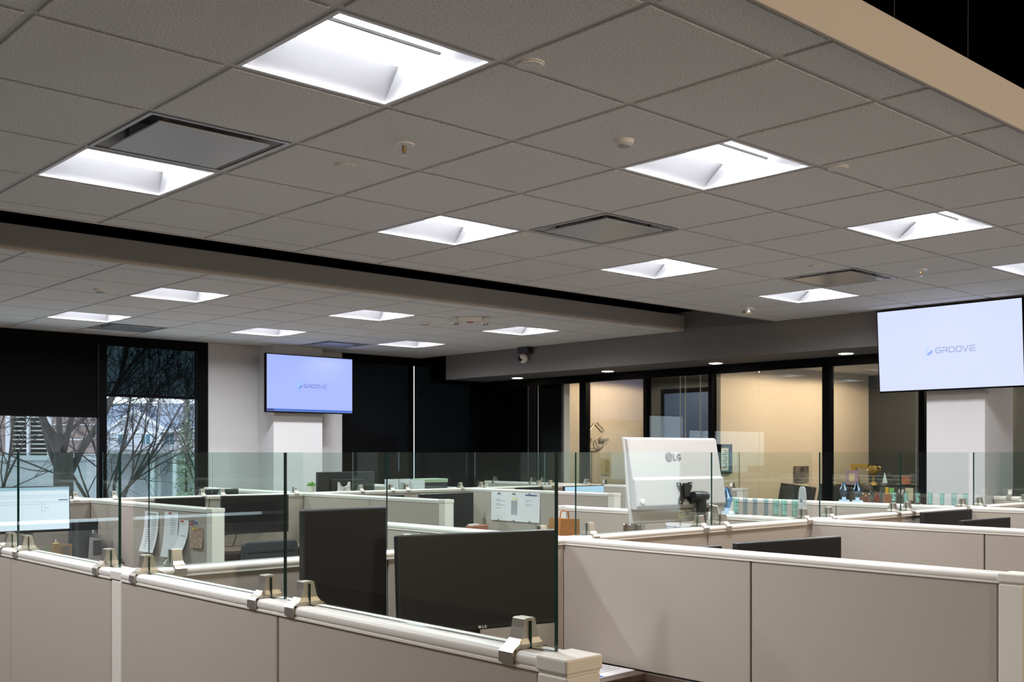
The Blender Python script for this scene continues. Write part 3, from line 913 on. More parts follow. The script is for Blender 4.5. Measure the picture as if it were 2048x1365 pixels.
for a_ in (-.044, .044):
    for b_ in (-.045, .045):
        obj('bolt', MB().lathe([(.005, -.050), (.005, -.053), (.001, -.054)], (a_, 0, b_), 8, 'y'), 'chrome', pl)
am = MB()
am.lathe([(.024, 0), (.026, .01), (.026, .07), (.022, .08), (.022, .10), (.012, .105)], (.045, -.075, zc-.085), 16, 'x')
am.tube([(.105, -.075, zc-.09), (.105, -.075, .03)], [.026, .022], 14)
am.box(.120, .145, -.09, -.06, zc-.165, zc-.145)
obj('pole', am, 'black_plastic', t)
obj('pole_base', MB().lathe([(.06, .0), (.06, .02), (.03, .035)], (.105, -.075, 0), 20), 'black_plastic', t)
obj('cable', MB().tube([(.02, .005, zc-.17), (.03, -.02, .34), (.06, -.03, .15), (.07, -.03, .01)], .005, 8), 'white_plastic', t)
obj('cable', MB().tube([(.145, -.09, zc-.13), (.185, -.11, zc-.14), (.205, -.11, zc-.19), (.185, -.11, zc-.245), (.145, -.1, zc-.27), (.135, -.1, .05)], .005, 8), 'white_plastic', t)
obj('cable', MB().tube([(.127, -.11, zc-.165), (.115, -.115, zc-.22), (.11, -.115, zc-.28), (.11, -.115, .05)], .006, 8), 'white_plastic', t)

# ------------------------------------------------------------------ televisions
def groove(h_):
    # squared techno letters on a unit grid: width 1, height 1
    L = []
    def put(x, polys): L.extend([[((x+a)*h_*1.0, b*h_) for a, b in p] for p in polys])
    put(0, [[(1,1), (.2,1), (0,.8), (0,.2), (.2,0), (.8,0), (1,.2), (1,.5), (.45,.5)]])
    put(1.35, [[(0,1), (.85,1), (1,.85), (1,.6), (.85,.45), (.1,.45), (0,.35), (0,0)], [(.7,.42), (1,0)]])
    put(2.75, [[(.2,1), (.85,1), (1.05,.8), (1.05,.2), (.85,0), (.2,0), (0,.2), (0,.8), (.2,1)]])
    put(4.2, [[(.2,1), (.85,1), (1.05,.8), (1.05,.2), (.85,0), (.2,0), (0,.2), (0,.8), (.2,1)]])
    put(5.55, [[(0,1), (.52,0), (1.05,1)]])
    put(6.95, [[(1,1), (.0,1)], [(1,.52), (.1,.52), (0,.4), (0,.15), (.15,0), (1,0)]])
    return L
def television(name, label, loc, rotz, tilt, wd, ht, side, taskbar, zpole):
    t = thing(name, label, 'television', loc, rotz)
    tl = (-tilt, 0, 0)
    obj('casing', B(-wd/2, wd/2, 0, .045, -ht/2, ht/2), 'black_frame', t, bevel=.004, rot=tl)
    s_ = obj('screen', B(-wd/2+.011, wd/2-.011, -.0012, -.0002, -ht/2+.014, ht/2-.011), 'tv_%s_screen' % side, t, rot=tl)
    obj('wall_mount', B(-.2, .2, .046, zpole, -.16, .16), 'black_plastic', t)
    hh = ht*.058
    x0 = -wd*.078
    lt = MB().strokes([[(x0+a, -.02+b-hh/2) for a, b in ln] for ln in groove(hh)], hh*.20, -.0030, -.0014)
    obj('lettering', lt, 'logo_%s_text' % side, s_)
    k = wd*.066; ex = -wd*.130; ez = -.020
    pale = MB().prism([(ex-.42*k, ez+.22*k), (ex-.10*k, ez+.52*k), (ex+.20*k, ez+.50*k), (ex+.30*k, ez+.34*k), (ex+.02*k, ez+.22*k), (ex-.04*k, ez-.02*k), (ex+.2*k, ez+.05*k), (ex-.1*k, ez-.2*k), (ex-.22*k, ez-.45*k), (ex-.42*k, ez-.25*k)], 'y', -.0028, -.0014)
    obj('emblem', pale, 'logo_%s_pale' % side, s_)
    deep = MB().prism([(ex-.18*k, ez-.38*k), (ex-.05*k, ez-.18*k), (ex+.28*k, ez+.02*k), (ex+.40*k, ez+.14*k), (ex+.46*k, ez+.0*k), (ex+.44*k, ez-.22*k), (ex-.02*k, ez-.50*k)], 'y', -.0032, -.0014)
    obj('emblem_bar', deep, 'logo_%s_deep' % side, s_)  # lower bar of the logo, in its own deeper blue
    if taskbar:
        obj('task_bar', B(-wd/2+.10, wd/2-.012, -.0024, -.0012, -ht/2+.016, -ht/2+.042), 'taskbar', s_)
        obj('start_strip', B(-wd/2+.012, -wd/2+.10, -.0024, -.0012, -ht/2+.016, -ht/2+.042), 'taskbar_dark', s_)
    return t
television('television', 'smaller wall television on the window column, blue screen with a task bar', (6.712, 10.745, 2.293), 0, R(0), 1.165, .665, 'left', True, .125)
television('television', 'larger television tilted down on the office column, pale blue screen', (8.62, 4.095, 2.372), R(-90), R(-4), 1.235, .705, 'right', False, .158)

# ------------------------------------------------------------------ pinned papers
def sheet(x, y0, y1, z0, z1, label, curl=0.0, m_='paper', skew=0.0, lines=(), group=None):
    """paper pinned on a partition face at X = x, seen from -X; curl lifts the lower edge"""
    ym = (y0+y1)/2
    t = thing('pinned_paper', label, 'paper', (x, ym, z1), 0, group)
    wd = (y1-y0)/2; ht = z1-z0
    s_ = MB(); s_.sm = True
    n = 8; vs = []
    for k in range(n+1):
        u = k/n
        off = -.002 - curl*u**2.4
        for e_ in (-1, 1):
            vs.append((off, e_*wd + skew*u*u, -ht*u))
    m2 = [(v[0]-.0008, v[1], v[2]) for v in vs]
    fs = [(2*k, 2*k+1, 2*k+3, 2*k+2) for k in range(n)]
    o_ = len(vs)
    s_.add(vs + m2, fs + [tuple(i+o_ for i in f)[::-1] for f in fs])
    p = obj('sheet', s_, m_, t)
    pr = MB()
    for u, a, b, th in lines:
        off = -.0035 - curl*u**2.4; sk = skew*u*u
        pr.box(off-.0004, off, wd-2*wd*b+sk, wd-2*wd*a+sk, -ht*u-th, -ht*u)
    if lines: obj('print', pr, 'ink', t)
    return t
xf = X_[1]-HT-.001
sheet(xf, 7.09, 7.316, .815, 1.097, 'long printed list curling off the partition at its lower edge', .035, skew=.025,
      lines=[(.05, .15, .85, .006)] + [(.12+.055*k, .22, .42, .006) for k in range(15)] + [(.12+.055*k, .55, .85, .004) for k in range(15)])
sheet(xf, 6.79, 7.00, .80, 1.105, 'blank looking sheet hanging from red pins beside the printed list', .022, skew=.02, lines=[(.12+.05*k, .45, .8, .003) for k in range(8)])
sheet(xf, 6.64, 6.775, .77, 1.06, 'folded newsletter with a dark picture hanging from a red pin', .10, skew=.03, lines=[(.35, .3, .8, .05), (.7, .2, .75, .08)])
sheet(xf, 6.435, 6.605, .888, 1.02, 'small brown patterned card pinned near the end trim', .012, 'tan_card')
for (py, pz, m_, l_) in ((6.90, 1.098, 'red_pin', 'red push pin on the blank looking sheet'), (6.72, 1.052, 'red_pin', 'red push pin on the folded newsletter'), (6.60, 1.060, 'ink', 'dark push pin above the brown card'),
                     (6.57, 1.064, 'ink', 'dark push pin highest above the brown card'), (6.53, 1.052, 'blue_ink', 'blue push pin above the brown card'), (6.585, 1.038, 'red_pin', 'red push pin just above the brown card'), (6.545, 1.012, 'yellow', 'yellow push pin on the brown card')):
    pn = obj('push_pin', MB().lathe([(.007, 0), (.004, -.008), (.007, -.016)], n=8, axis='x'), m_, loc=(xf-.003, py, pz))
    tag(pn, l_, 'push pin', 'push pins on the papers partition')
xs_ = X_[3]-HT-.001
tt = sheet(xs_, 7.242, 7.927, .845, 1.122, 'wide three page printed sheet pinned flat', .006,
      lines=[(.05, .13, .20, .010), (.05, .44, .52, .008)] + [(.2+.05*k, .10, .10+.1*((k*7) % 3), .004) for k in range(8)] + [(.3+.03*k, .42, .55, .005) for k in range(16)] + [(.2+.05*k, .72, .72+.06*((k*5) % 3), .004) for k in range(7)])
obj('heading', B(-.0065, -.0055, -.305, -.145, -.025, -.015), 'dark_blue_ink', tt)
obj('highlight', B(-.0065, -.0055, -.035, .045, -.075, -.045), 'cream_card', tt)
for k, (py, pz) in enumerate(((7.80, 1.115), (7.59, 1.115), (7.37, 1.115), (7.81, .852), (7.59, .852), (7.37, .852))):
    pn = obj('push_pin', MB().lathe([(.007, 0), (.004, -.008), (.007, -.016)], n=8, axis='x'), 'ink', loc=(xs_-.009, py, pz))
    tag(pn, 'dark push pin on the edge of the wide printed sheet', 'push pin', 'push pins on the wide sheet')
xs_ = X_[2]-HT-.001
tc_ = thing('pinned_paper', 'paper timetable grid pinned on the partition behind the white monitor', 'paper', (xs_, 4.085, 1.085), 0)
obj('sheet', B(-.003, -.001, -.12, .10, -.17, 0), 'paper', tc_)
gr_ = MB()
for k in range(7): gr_.box(-.0045, -.0032, -.115, .095, -.025-.022*k-.002, -.025-.022*k)
for k in range(4): gr_.box(-.0045, -.0032, -.115+.07*k, -.112+.07*k, -.16, -.02)
obj('print', gr_, 'dark_blue_ink', tc_)

# ------------------------------------------------------------------ awards on the partition rails
def block_award(x, y, r, ht, m_, label, group, engraved=True, square=False):
    t = thing('glass_award', label, 'award', (x, y, ZR), 0, group)
    if square:
        obj('block', B(-r, r, -r, r, .006, ht), m_, t, bevel=.002)
    else:
        obj('block', MB().lathe([(r*.96, .006), (r, .010), (r, ht-.004), (r*.94, ht)], n=20), m_, t)
    obj('foot', B(-r*1.15, r*1.15, -r*1.15, r*1.15, 0, .006), 'clear_award', t)
    if engraved:
        e_ = MB()
        random.seed(int(y*1000))
        for k in range(9):
            z = .016 + (ht-.03)*k/8
            a = random.uniform(.2, .9)*r
            e_.box(-r*.5, r*.5, -a, a*random.uniform(.2, 1), z, z+.005)
        obj('engraving', e_, 'mint', t)
    return t
G6 = 'glass awards on the rail beside the white monitor'
for y, m_, l_, e_ in ((3.700, 'teal_award', 'teal engraved glass cylinder standing next to the large blue diamond award', True),
                (3.636, 'steel_blue_award', 'slim blue glass cylinder standing second from the large blue diamond award', False), (3.57, 'steel_blue_award', 'slim blue glass cylinder standing third from the large blue diamond award', False),
                (3.496, 'steel_blue_award', 'slim blue glass cylinder standing fourth from the large blue diamond award', False), (3.431, 'teal_award', 'engraved teal cylinder standing third from the tall clear obelisk', True),
                (3.379, 'teal_award', 'engraved teal cylinder standing second from the tall clear obelisk', True), (3.309, 'teal_award', 'engraved teal cylinder standing next to the tall clear obelisk', True)):
    block_award(X_[2], y, .018 if e_ else .013, .098, m_, l_, G6, e_)
t = thing('glass_award', 'tall clear rounded obelisk award by the spine corner', 'award', (X_[2]+.0, 3.262, ZR))
ob = MB()
ob.prism([(-.018,.008), (.018,.008), (.021,.115), (.016,.158), (.008,.172), (-.008,.172), (-.016,.158), (-.021,.115)], 'x', -.011, .011)
obj('obelisk', ob, 'frosted', t, bevel=.003)
obj('foot', B(-.026, .026, -.028, .028, 0, .008), 'clear_award', t)
obj('engraving', B(-.013, -.0115, -.008, .008, .085, .103), 'ink', t)
def diamond(x, y, s_, label):
    t = thing('diamond_award', label, 'award', (x, y, ZR), 0, 'blue diamond awards')
    d = MB()
    d.prism([(0, .030*s_), (.014*s_, .034*s_), (.034*s_, .085*s_), (.006*s_, .150*s_), (-.006*s_, .146*s_), (-.034*s_, .085*s_), (-.014*s_, .034*s_)], 'x', -.010*s_, .010*s_)
    obj('diamond', d, 'blue_award', t, bevel=.004)
    fc = MB()
    fc.prism([(.004*s_, .142*s_), (.030*s_, .086*s_), (.016*s_, .096*s_)], 'x', -.0125*s_, -.0105*s_)
    fc.prism([(-.006*s_, .140*s_), (-.028*s_, .090*s_), (-.012*s_, .082*s_)], 'x', -.0125*s_, -.0105*s_)
    obj('facet', fc, 'pale_blue', t)
    obj('neck', B(-.008*s_, .008*s_, -.012*s_, .012*s_, .014*s_, .036*s_), 'pale_blue', t)
    b_ = MB(); b_.prism([(-.036*s_, 0), (.036*s_, 0), (.026*s_, .016*s_), (-.026*s_, .016*s_)], 'x', -.022*s_, .022*s_)
    obj('base', b_, 'pale_blue', t)
diamond(X_[2], 3.762, 1.05, 'large blue diamond award partly behind the white monitor')
diamond(X_[3], 4.117, .98, 'blue diamond award standing beside the rail seam')
diamond(X_[3], 4.010, .98, 'blue diamond award standing next to the glass cylinders')
G7 = 'glass cylinders on the rail before the column'
names7 = ['slim blue glass cylinder standing next to the blue diamond awards', 'slim blue glass cylinder standing second from the blue diamond awards', 'engraved teal cylinder standing third from the blue diamond awards',
          'engraved teal cylinder standing fourth from the blue diamond awards', 'engraved teal cylinder standing fifth from the blue diamond awards', 'engraved teal cylinder standing fourth from the spine corner by the column',
          'slim teal cylinder standing third from the spine corner by the column', 'teal square block standing second from the spine corner by the column', 'teal square block standing nearest the spine corner by the column']
for k, (y, m_) in enumerate(zip((3.897, 3.824, 3.734, 3.646, 3.558, 3.469, 3.385, 3.302, 3.275-.06), ['steel_blue_award']*2 + ['teal_award']*7)):
    if k == 8: y = 3.235
    block_award(X_[3]+(.02 if k == 8 else 0), y, (.017 if k in (2,3,4,5) else .014), .085, m_, names7[k], G7, k in (2,3,4,5,6), k >= 7)

# succulent, white stand and other rail-top things
t = thing('potted_succulent', 'small green succulent in a cream pot on the rail', 'plant', (5.212, YB-.002, ZR))
obj('pot', MB().lathe([(.030, 0), (.034, .02), (.040, .058), (.036, .058), (.033, .05)], n=18), 'pot', t)
random.seed(4)
for k in range(16):
    a = k*2.4; e_ = .25 + .9*(k/16)
    d = Vector((math.cos(a)*math.cos(e_), math.sin(a)*math.cos(e_), math.sin(e_)))
    b_ = Vector((0, 0, .05)); L = .045 + .012*random.random()
    obj('leaf', MB().tube([b_, b_+d*L*.4, b_+d*L*.8, b_+d*L], [.004, .009, .008, .001], 6), 'leaf', t)
t = thing('white_stand', 'white forked stand on the rail beside the succulent', 'stand', (5.565, YB, ZR))
st = MB()
st.prism([(-.062, 0), (.062, 0), (.062, .085), (.052, .082), (.040, .052), (.012, .040), (-.012, .040), (-.040, .052), (-.052, .082), (-.062, .085)], 'y', -.012, .012)
obj('fork', st, 'white_gloss', t)
obj('foot', B(-.065, .065, -.03, .03, 0, .006), 'white_gloss', t)
obj('clip', MB().lathe([(.014, -.02), (.014, -.012)], (.0, 0, .025), 12, 'y'), 'grey_plastic', t)
t = thing('document_tray', 'pale grey document tray on the window side desk behind the glass screen', 'tray', (6.47, 8.62, .74))
tr = MB(); tr.box(-.16, .16, -.12, .12, 0, .01); tr.box(-.16, .16, .11, .12, .01, .50); tr.box(-.16, -.15, -.12, .11, .01, .49); tr.box(.15, .16, -.12, .11, .01, .49)
obj('tray_body', tr, 'wall_white', t)
obj('divider', B(-.09, -.085, -.12, .11, .01, .47), 'grey_plastic', t)
t = thing('storage_box', 'dark green grey box on the window side desk', 'box', (6.82, 8.66, .74))
obj('box_body', B(-.15, .15, -.10, .10, 0, .46), 'slate_fabric', t, bevel=.004)
obj('lid', B(-.155, .155, -.105, .105, .46, .50), 'evergreen', t, bevel=.004)

# things on desks seen through the glass
t = thing('magazine_file', 'tall dark blue grey file box beside the spreadsheet monitor', 'file box', (3.04, 7.98, .74))
mf = MB(); mf.box(-.072, .072, -.10, .10, 0, .27)
obj('file_body', mf, 'slate_fabric', t, bevel=.003)
obj('tab', B(-.072, -.060, -.104, -.10, .24, .278), 'slate_fabric', t)
obj('tab', B(.060, .072, -.104, -.10, .24, .278), 'slate_fabric', t)
t = thing('crystal_trophy', 'grey trophy with a pale diamond top in front of the file box', 'award', (3.06, 7.80, .74))
cp = MB(); cp.prism([(-.045, 0), (.045, 0), (.042, .135), (-.035, .155)], 'y', -.015, .015)
obj('plinth', cp, 'grey_plastic', t)
obj('plinth_face', B(-.022, .040, -.018, -.0155, .02, .13), 'slate_fabric', t)
dm = MB(); dm.prism([(0, .115), (.045, .165), (.005, .185), (-.045, .165)], 'y', -.012, .012)
obj('diamond', dm, 'clear_award', t)
obj('figure', MB().lathe([(.018, .0), (.02, .012), (.012, .03), (.002, .038)], (-.012, 0, .168), 10), 'clear_award', t)
t = thing('wooden_block', 'upright honey wood block under the spreadsheet monitor', 'block', (2.79, 7.83, .74))
obj('block_body', B(-.022, .022, -.02, .02, 0, .125), 'wood', t, bevel=.004)
obj('flame', MB().lathe([(.004, .125), (.005, .14), (.001, .152)], n=8), 'white_plastic', t)
t = thing('photo_frame', 'small photo frame with a dark picture beside the wood block', 'picture frame', (2.865, 7.84, .74))
obj('frame_rim', B(-.040, .040, -.008, .006, 0, .11), 'wood', t)
obj('picture', B(-.031, .031, -.0095, -.008, .012, .098), 'photo_art', t)
t = thing('desk_plant', 'low green sprigs in a dark planter under the spreadsheet monitor', 'plant', (2.70, 7.83, .74))
obj('planter', B(-.05, .05, -.03, .03, 0, .06), 'slate_fabric', t, bevel=.004)
for k in range(10):
    a = k*.63
    obj('sprig', MB().tube([(-.04+.009*k, 0, .055), (-.05+.011*k, .01*math.cos(a), .085+.008*(k % 3))], [.004, .002], 5), 'leaf', t)
t = thing('steel_tumbler', 'brushed steel tumbler with a black lid below the white monitor', 'tumbler', (4.93, 4.28, .74))
obj('cup', MB().lathe([(.045, 0), (.047, .01), (.066, .20), (.066, .335), (.062, .34)], n=24), 'steel', t)
t = thing('desk_fan', 'round black fan head in front of the steel tumbler', 'fan', (4.80, 3.98, .74))
obj('fan_cage', MB().lathe([(.008, -.03), (.045, -.022), (.055, 0), (.045, .02), (.01, .025)], (0, 0, .245), 20, 'y'), 'black_plastic', t)
obj('fan_stem', B(-.010, .010, -.01, .01, 0, .20), 'black_plastic', t)
obj('fan_base', MB().lathe([(.05, 0), (.05, .012), (.015, .02)], n=18), 'black_plastic', t)
t = thing('paper_bag', 'brown paper bag on the desk behind the glass screens', 'bag', (4.66, 4.62, .74))
pb = MB(); pb.prism([(-.11, 0), (.11, 0), (.10, .36), (-.06, .37)], 'y', -.05, .05)
obj('bag_body', pb, 'brown_bag', t)
obj('handle', MB().tube([(-.02, 0, .36), (-.01, 0, .41), (.05, 0, .41), (.06, 0, .36)], .005, 6), 'brown_bag', t)
t = thing('tissue_box', 'terracotta box with a white top on the desk beside the pinned sheet', 'box', (6.68, 7.76, .74))
obj('box_body', B(-.10, .10, -.05, .05, 0, .075), 'terracotta', t, bevel=.003)
obj('tissue', B(-.09, .0, -.03, .03, .075, .088), 'paper', t)
t = thing('document', 'printed document with a blue corner lying at the end of the front desk', 'document', (3.10, 2.90, .655), R(3))
obj('sheet', B(-.14, .095, -.13, .13, 0, .003), 'paper', t)
obj('blue_corner', B(-.135, -.085, -.125, -.09, .0032, .004), 'blue_ink', t)
pr = MB()
for k in range(8): pr.box(-.11+.02*(k % 2), .08, -.07+.024*k, -.067+.024*k, .0032, .0038)
obj('print', pr, 'ink', t)

# office chair before the monitor on the arm
t = thing('office_chair', 'dark grey office chair with a ribbed back below the monitor on the arm', 'chair', (4.13, 7.18, 0), R(-2))
bk = MB(); bk.prism([(-.235, .52), (.235, .52), (.225, .82), (.20, .845), (-.20, .845), (-.225, .82)], 'y', -.03, .03)
bo = obj('backrest', bk, 'slate_fabric', t, bevel=.01)
for k in range(4): obj('back_rib', B(-.19, .19, -.036, -.03, .58+.06*k, .592+.06*k), 'black_plastic', bo)
obj('seat', B(-.25, .25, .06, .52, .44, .50), 'slate_fabric', t, bevel=.02)
obj('back_bar', B(-.04, .04, .0, .10, .42, .56), 'black_plastic', t)
obj('column', MB().lathe([(.03, .08), (.03, .44)], (0, .28, 0), 12), 'black_plastic', t)
for k in range(5):
    a = k*2*math.pi/5
    g_ = obj('base_leg', MB().tube([(0, .28, .10), (.27*math.cos(a), .28+.27*math.sin(a), .07)], [.03, .02], 8), 'black_plastic', t)
    obj('castor', MB().lathe([(.03, -.02), (.03, .02)], (.27*math.cos(a), .28+.27*math.sin(a), .031), 12, 'y'), 'black_plastic', g_)
for s_ in (-1, 1):
    obj('armrest', MB().tube([(s_*.24, .28, .45), (s_*.29, .28, .55), (s_*.29, .18, .66), (s_*.29, .40, .66)], .018, 8), 'black_plastic', t)

# ------------------------------------------------------------------ inside the offices
t = thing('wall_sculpture', 'bent metal strip sculpture mounted on the cream office wall', 'sculpture', (9.70, 9.2, 1.55))
sp = [(.0, .20), (.02, .225), (.13, .325), (.16, .325), (.28, .24), (.29, .215), (.26, .19), (.15, .125), (.13, .10), (.16, .04), (.19, .015), (.30, .055), (.33, .10)]
obj('strip', MB().tube([(a, -.035, b) for a, b in sp], .009, 8), 'sculpture', t)
obj('strip', MB().tube([(.02, -.035, .15), (.06, -.035, .11), (.02, -.035, .01), (.17, -.035, .0), (.26, -.035, .03), (.31, -.035, .09)], .009, 8), 'sculpture', t)
obj('strip', MB().tube([(.0, -.035, .20), (.02, -.035, .15)], .008, 8), 'sculpture', t)
obj('plaque', B(.22, .37, -.045, -.02, .10, .135), 'sculpture', t, bevel=.003)
for a, b in ((.13, .325), (.28, .22), (.06, .11), (.24, .115)):
    obj('stand_off', MB().lathe([(.005, -.035), (.005, 0)], (a, 0, b), 8, 'y'), 'sculpture', t)
t = thing('framed_art', 'small gold panel with a bent line drawing below the metal sculpture', 'picture', (10.045, 9.2, 1.225))
obj('panel', B(-.078, .078, -.012, 0, 0, .205), 'gold_art', t, bevel=.002)
obj('drawing', MB().tube([(a*.42-.06, -.014, b*.42+.04) for a, b in sp], .003, 6), 'wood', t)
t = thing('framed_picture', 'tall black frame holding three small prints on the cream wall', 'picture', (9.455, 6.95, 1.28))
fr = MB()
fr.box(-.122, -.075, -.028, 0, 0, .315); fr.box(.075, .122, -.028, 0, 0, .315); fr.box(-.075, .075, -.028, 0, 0, .035); fr.box(-.075, .075, -.028, 0, .28, .315)
obj('frame_rim', fr, 'black_frame', t)
obj('mat_board', B(-.075, .075, -.014, -.004, .035, .28), 'mat_board', t)
for k in range(3):
    p_ = obj('print', B(-.040, .040, -.017, -.0145, .062+.068*k, .118+.068*k), 'mat_board', t)
    ps = MB().strokes([[(-.034, .066+.068*k), (.034, .066+.068*k), (.034, .112+.068*k), (-.02, .112+.068*k)], [(-.015, .075+.068*k), (.01, .085+.068*k), (.012, .1+.068*k)]], .008, -.0195, -.0172)
    obj('print_figure', ps, 'print_dark', p_)
t = thing('wall_print', 'brown photographic print standing out from the cream wall', 'picture', (10.93, 6.95, 1.158))
obj('canvas', B(-.135, .135, -.035, 0, 0, .19), 'photo_art', t, bevel=.002)
obj('card', B(-.135, .135, -.02, -.005, -.055, -.003), 'cream_card', t)

t = thing('office_desk', 'dark desk in the long office carrying two tilted monitors', 'desk', (9.98, 5.95, 0))
obj('worktop', B(-.32, .32, -.75, .75, .71, .74), 'desk', t)
for a in (-.7, .7): obj('leg_panel', B(-.29, .29, a-.015, a+.015, 0, .709), 'kick', t)
def tilted(x, y, label):
    t = thing('monitor', label, 'monitor', (x, y, .74), R(-82), 0)
    obj('body', B(-.20, .20, -.012, .014, -.16, .16), 'black_plastic', t, bevel=.004, loc=(0, 0, .26), rot=(R(-10), R(6), 0))
    obj('screen', B(-.19, .19, -.0135, -.0122, -.15, .15), 'screen_off', t, loc=(0, 0, .26), rot=(R(-10), R(6), 0))
    obj('stand_neck', B(-.02, .02, .03, .05, .01, .25), 'grey_plastic', t)
    obj('stand_base', B(-.10, .10, -.06, .10, 0, .01), 'grey_plastic', t)
tilted(10.02, 6.42, 'black tilted monitor on the office desk below the brown print')
tilted(10.06, 5.97, 'black tilted monitor on the office desk beside the seated person')
t = thing('credenza', 'dark hutch cabinet against the rear of the long office, trophies on top', 'cabinet', (11.6, 6.15, 0))
obj('carcass', B(-.18, .18, -.62, .62, 0, 1.10), 'black_frame', t)
obj('top', B(-.19, .19, -.63, .63, 1.10, 1.125), 'black_frame', t)
for a in (-.31, .31): 
    d_ = obj('door', B(-.20, -.182, a-.295, a+.295, .06, 1.06), 'dark_wall', t)
    obj('knob', MB().lathe([(.01, -.22), (.006, -.20)], (0, a*.2, .6), 8, 'x'), 'chrome', d_)
TZ = 1.125
t = thing('award_frame', 'purple framed certificate on the dark hutch', 'picture frame', (11.52, 6.62, TZ), R(0))
obj('frame_rim', B(-.01, .01, -.075, .075, 0, .17), 'purple', t)
obj('certificate', B(-.014, -.0105, -.035, .035, .04, .13), 'cream_card', t)
t = thing('gold_trophy', 'gold angular trophy behind the purple certificate', 'award', (11.62, 6.60, TZ))
tz = MB(); tz.prism([(-.14, .245), (.10, .245), (.02, .0), (-.035, .0), (.03, .205), (-.10, .19)], 'x', -.015, .015)
obj('trophy_body', tz, 'gold', t)
t = thing('gold_cup', 'gold cup trophy with a dark rim on the hutch', 'award', (11.56, 6.37, TZ))
obj('cup', MB().lathe([(.05, 0), (.045, .02), (.012, .045), (.012, .10), (.05, .14), (.058, .20), (.055, .23)], n=16), 'gold', t)
for s_ in (-1, 1): obj('handle', MB().tube([(0, s_*.05, .16), (0, s_*.085, .18), (0, s_*.085, .21), (0, s_*.055, .22)], .006, 6), 'gold', t)
obj('rim', MB().lathe([(.060, .23), (.060, .24), (.05, .242)], n=16), 'black_plastic', t)
t = thing('glass_award', 'small pale pyramid award at the end of the hutch', 'award', (11.52, 6.21, TZ))
obj('pyramid', MB().lathe([(.035, .03), (.02, .09), (.003, .15)], n=4), 'pale_blue', t)
obj('foot', B(-.03, .03, -.035, .035, 0, .03), 'clear_award', t)
t = thing('plate', 'shallow pale dish on the hutch under a clay pot', 'dish', (11.58, 5.98, TZ))
obj('dish', MB().lathe([(.04, 0), (.085, .012), (.105, .022), (.10, .022), (.04, .008)], n=24), 'pot', t)
t = thing('clay_pot', 'terracotta pot standing on the pale dish', 'pot', (11.58, 5.98, TZ+.010))
obj('pot_body', MB().lathe([(.045, 0), (.058, .09), (.060, .105), (.052, .105), (.048, .08)], n=18), 'terracotta', t)
t = thing('note_board', 'dark pin board with notes leaning against the hutch', 'board', (11.36, 5.82, .74))
obj('board', B(-.008, .008, -.30, .36, 0, .375), 'dark_wall', t)
obj('yellow_card', B(-.012, -.0085, .250, .290, .285, .375), 'yellow', t)
obj('green_note', B(-.012, -.0085, .185, .240, .292, .365), 'green_note', t)
hp = [(.10+.032*math.sin(a)**3*1.1, .325+.0026*(13*math.cos(a)-5*math.cos(2*a)-2*math.cos(3*a)-math.cos(4*a))) for a in [k*2*math.pi/24 for k in range(24)]]
ht_ = MB(); ht_.prism([(a, b) for a, b in hp], 'x', -.012, -.0085)
obj('heart_card', ht_, 'paper', t)
obj('pale_sheet', B(-.012, -.0085, -.04, .05, .23, .372), 'mat_board', t)
t = thing('desk_shelf', 'low desk shelf behind the office monitors holding a bag and a box', 'shelf', (11.19, 5.90, .0))
obj('worktop', B(-.12, .12, -.45, .45, .71, .74), 'desk', t)
for a in (-.42, .42): obj('leg_panel', B(-.11, .11, a-.012, a+.012, 0, .709), 'kick', t)
t = thing('red_bag', 'dark red soft bag on the desk shelf beside the seated person', 'bag', (11.19, 6.155, .74))
rb = MB(); rb.prism([(-.10, 0), (.09, 0), (.085, .20), (.03, .315), (-.01, .32), (-.06, .24)], 'x', -.05, .05)
obj('bag_body', rb, 'dark_red', t, bevel=.015, seg=2)
obj('strap', MB().tube([(0, -.05, .27), (-.04, 0, .36), (0, .05, .27)], .008, 6), 'dark_red', t)
t = thing('orange_box', 'orange clay coloured box on the desk shelf below the notes', 'box', (11.19, 5.985, .74))
obj('box_body', B(-.05, .05, -.055, .055, 0, .295), 'terracotta', t, bevel=.004)
obj('lid', B(-.052, .052, -.057, .057, .295, .305), 'terracotta', t)
t = thing('desk_lamp', 'slim white lamp reflected disc above the rear office', 'lamp', (11.9, 4.9, .0)) if False else None

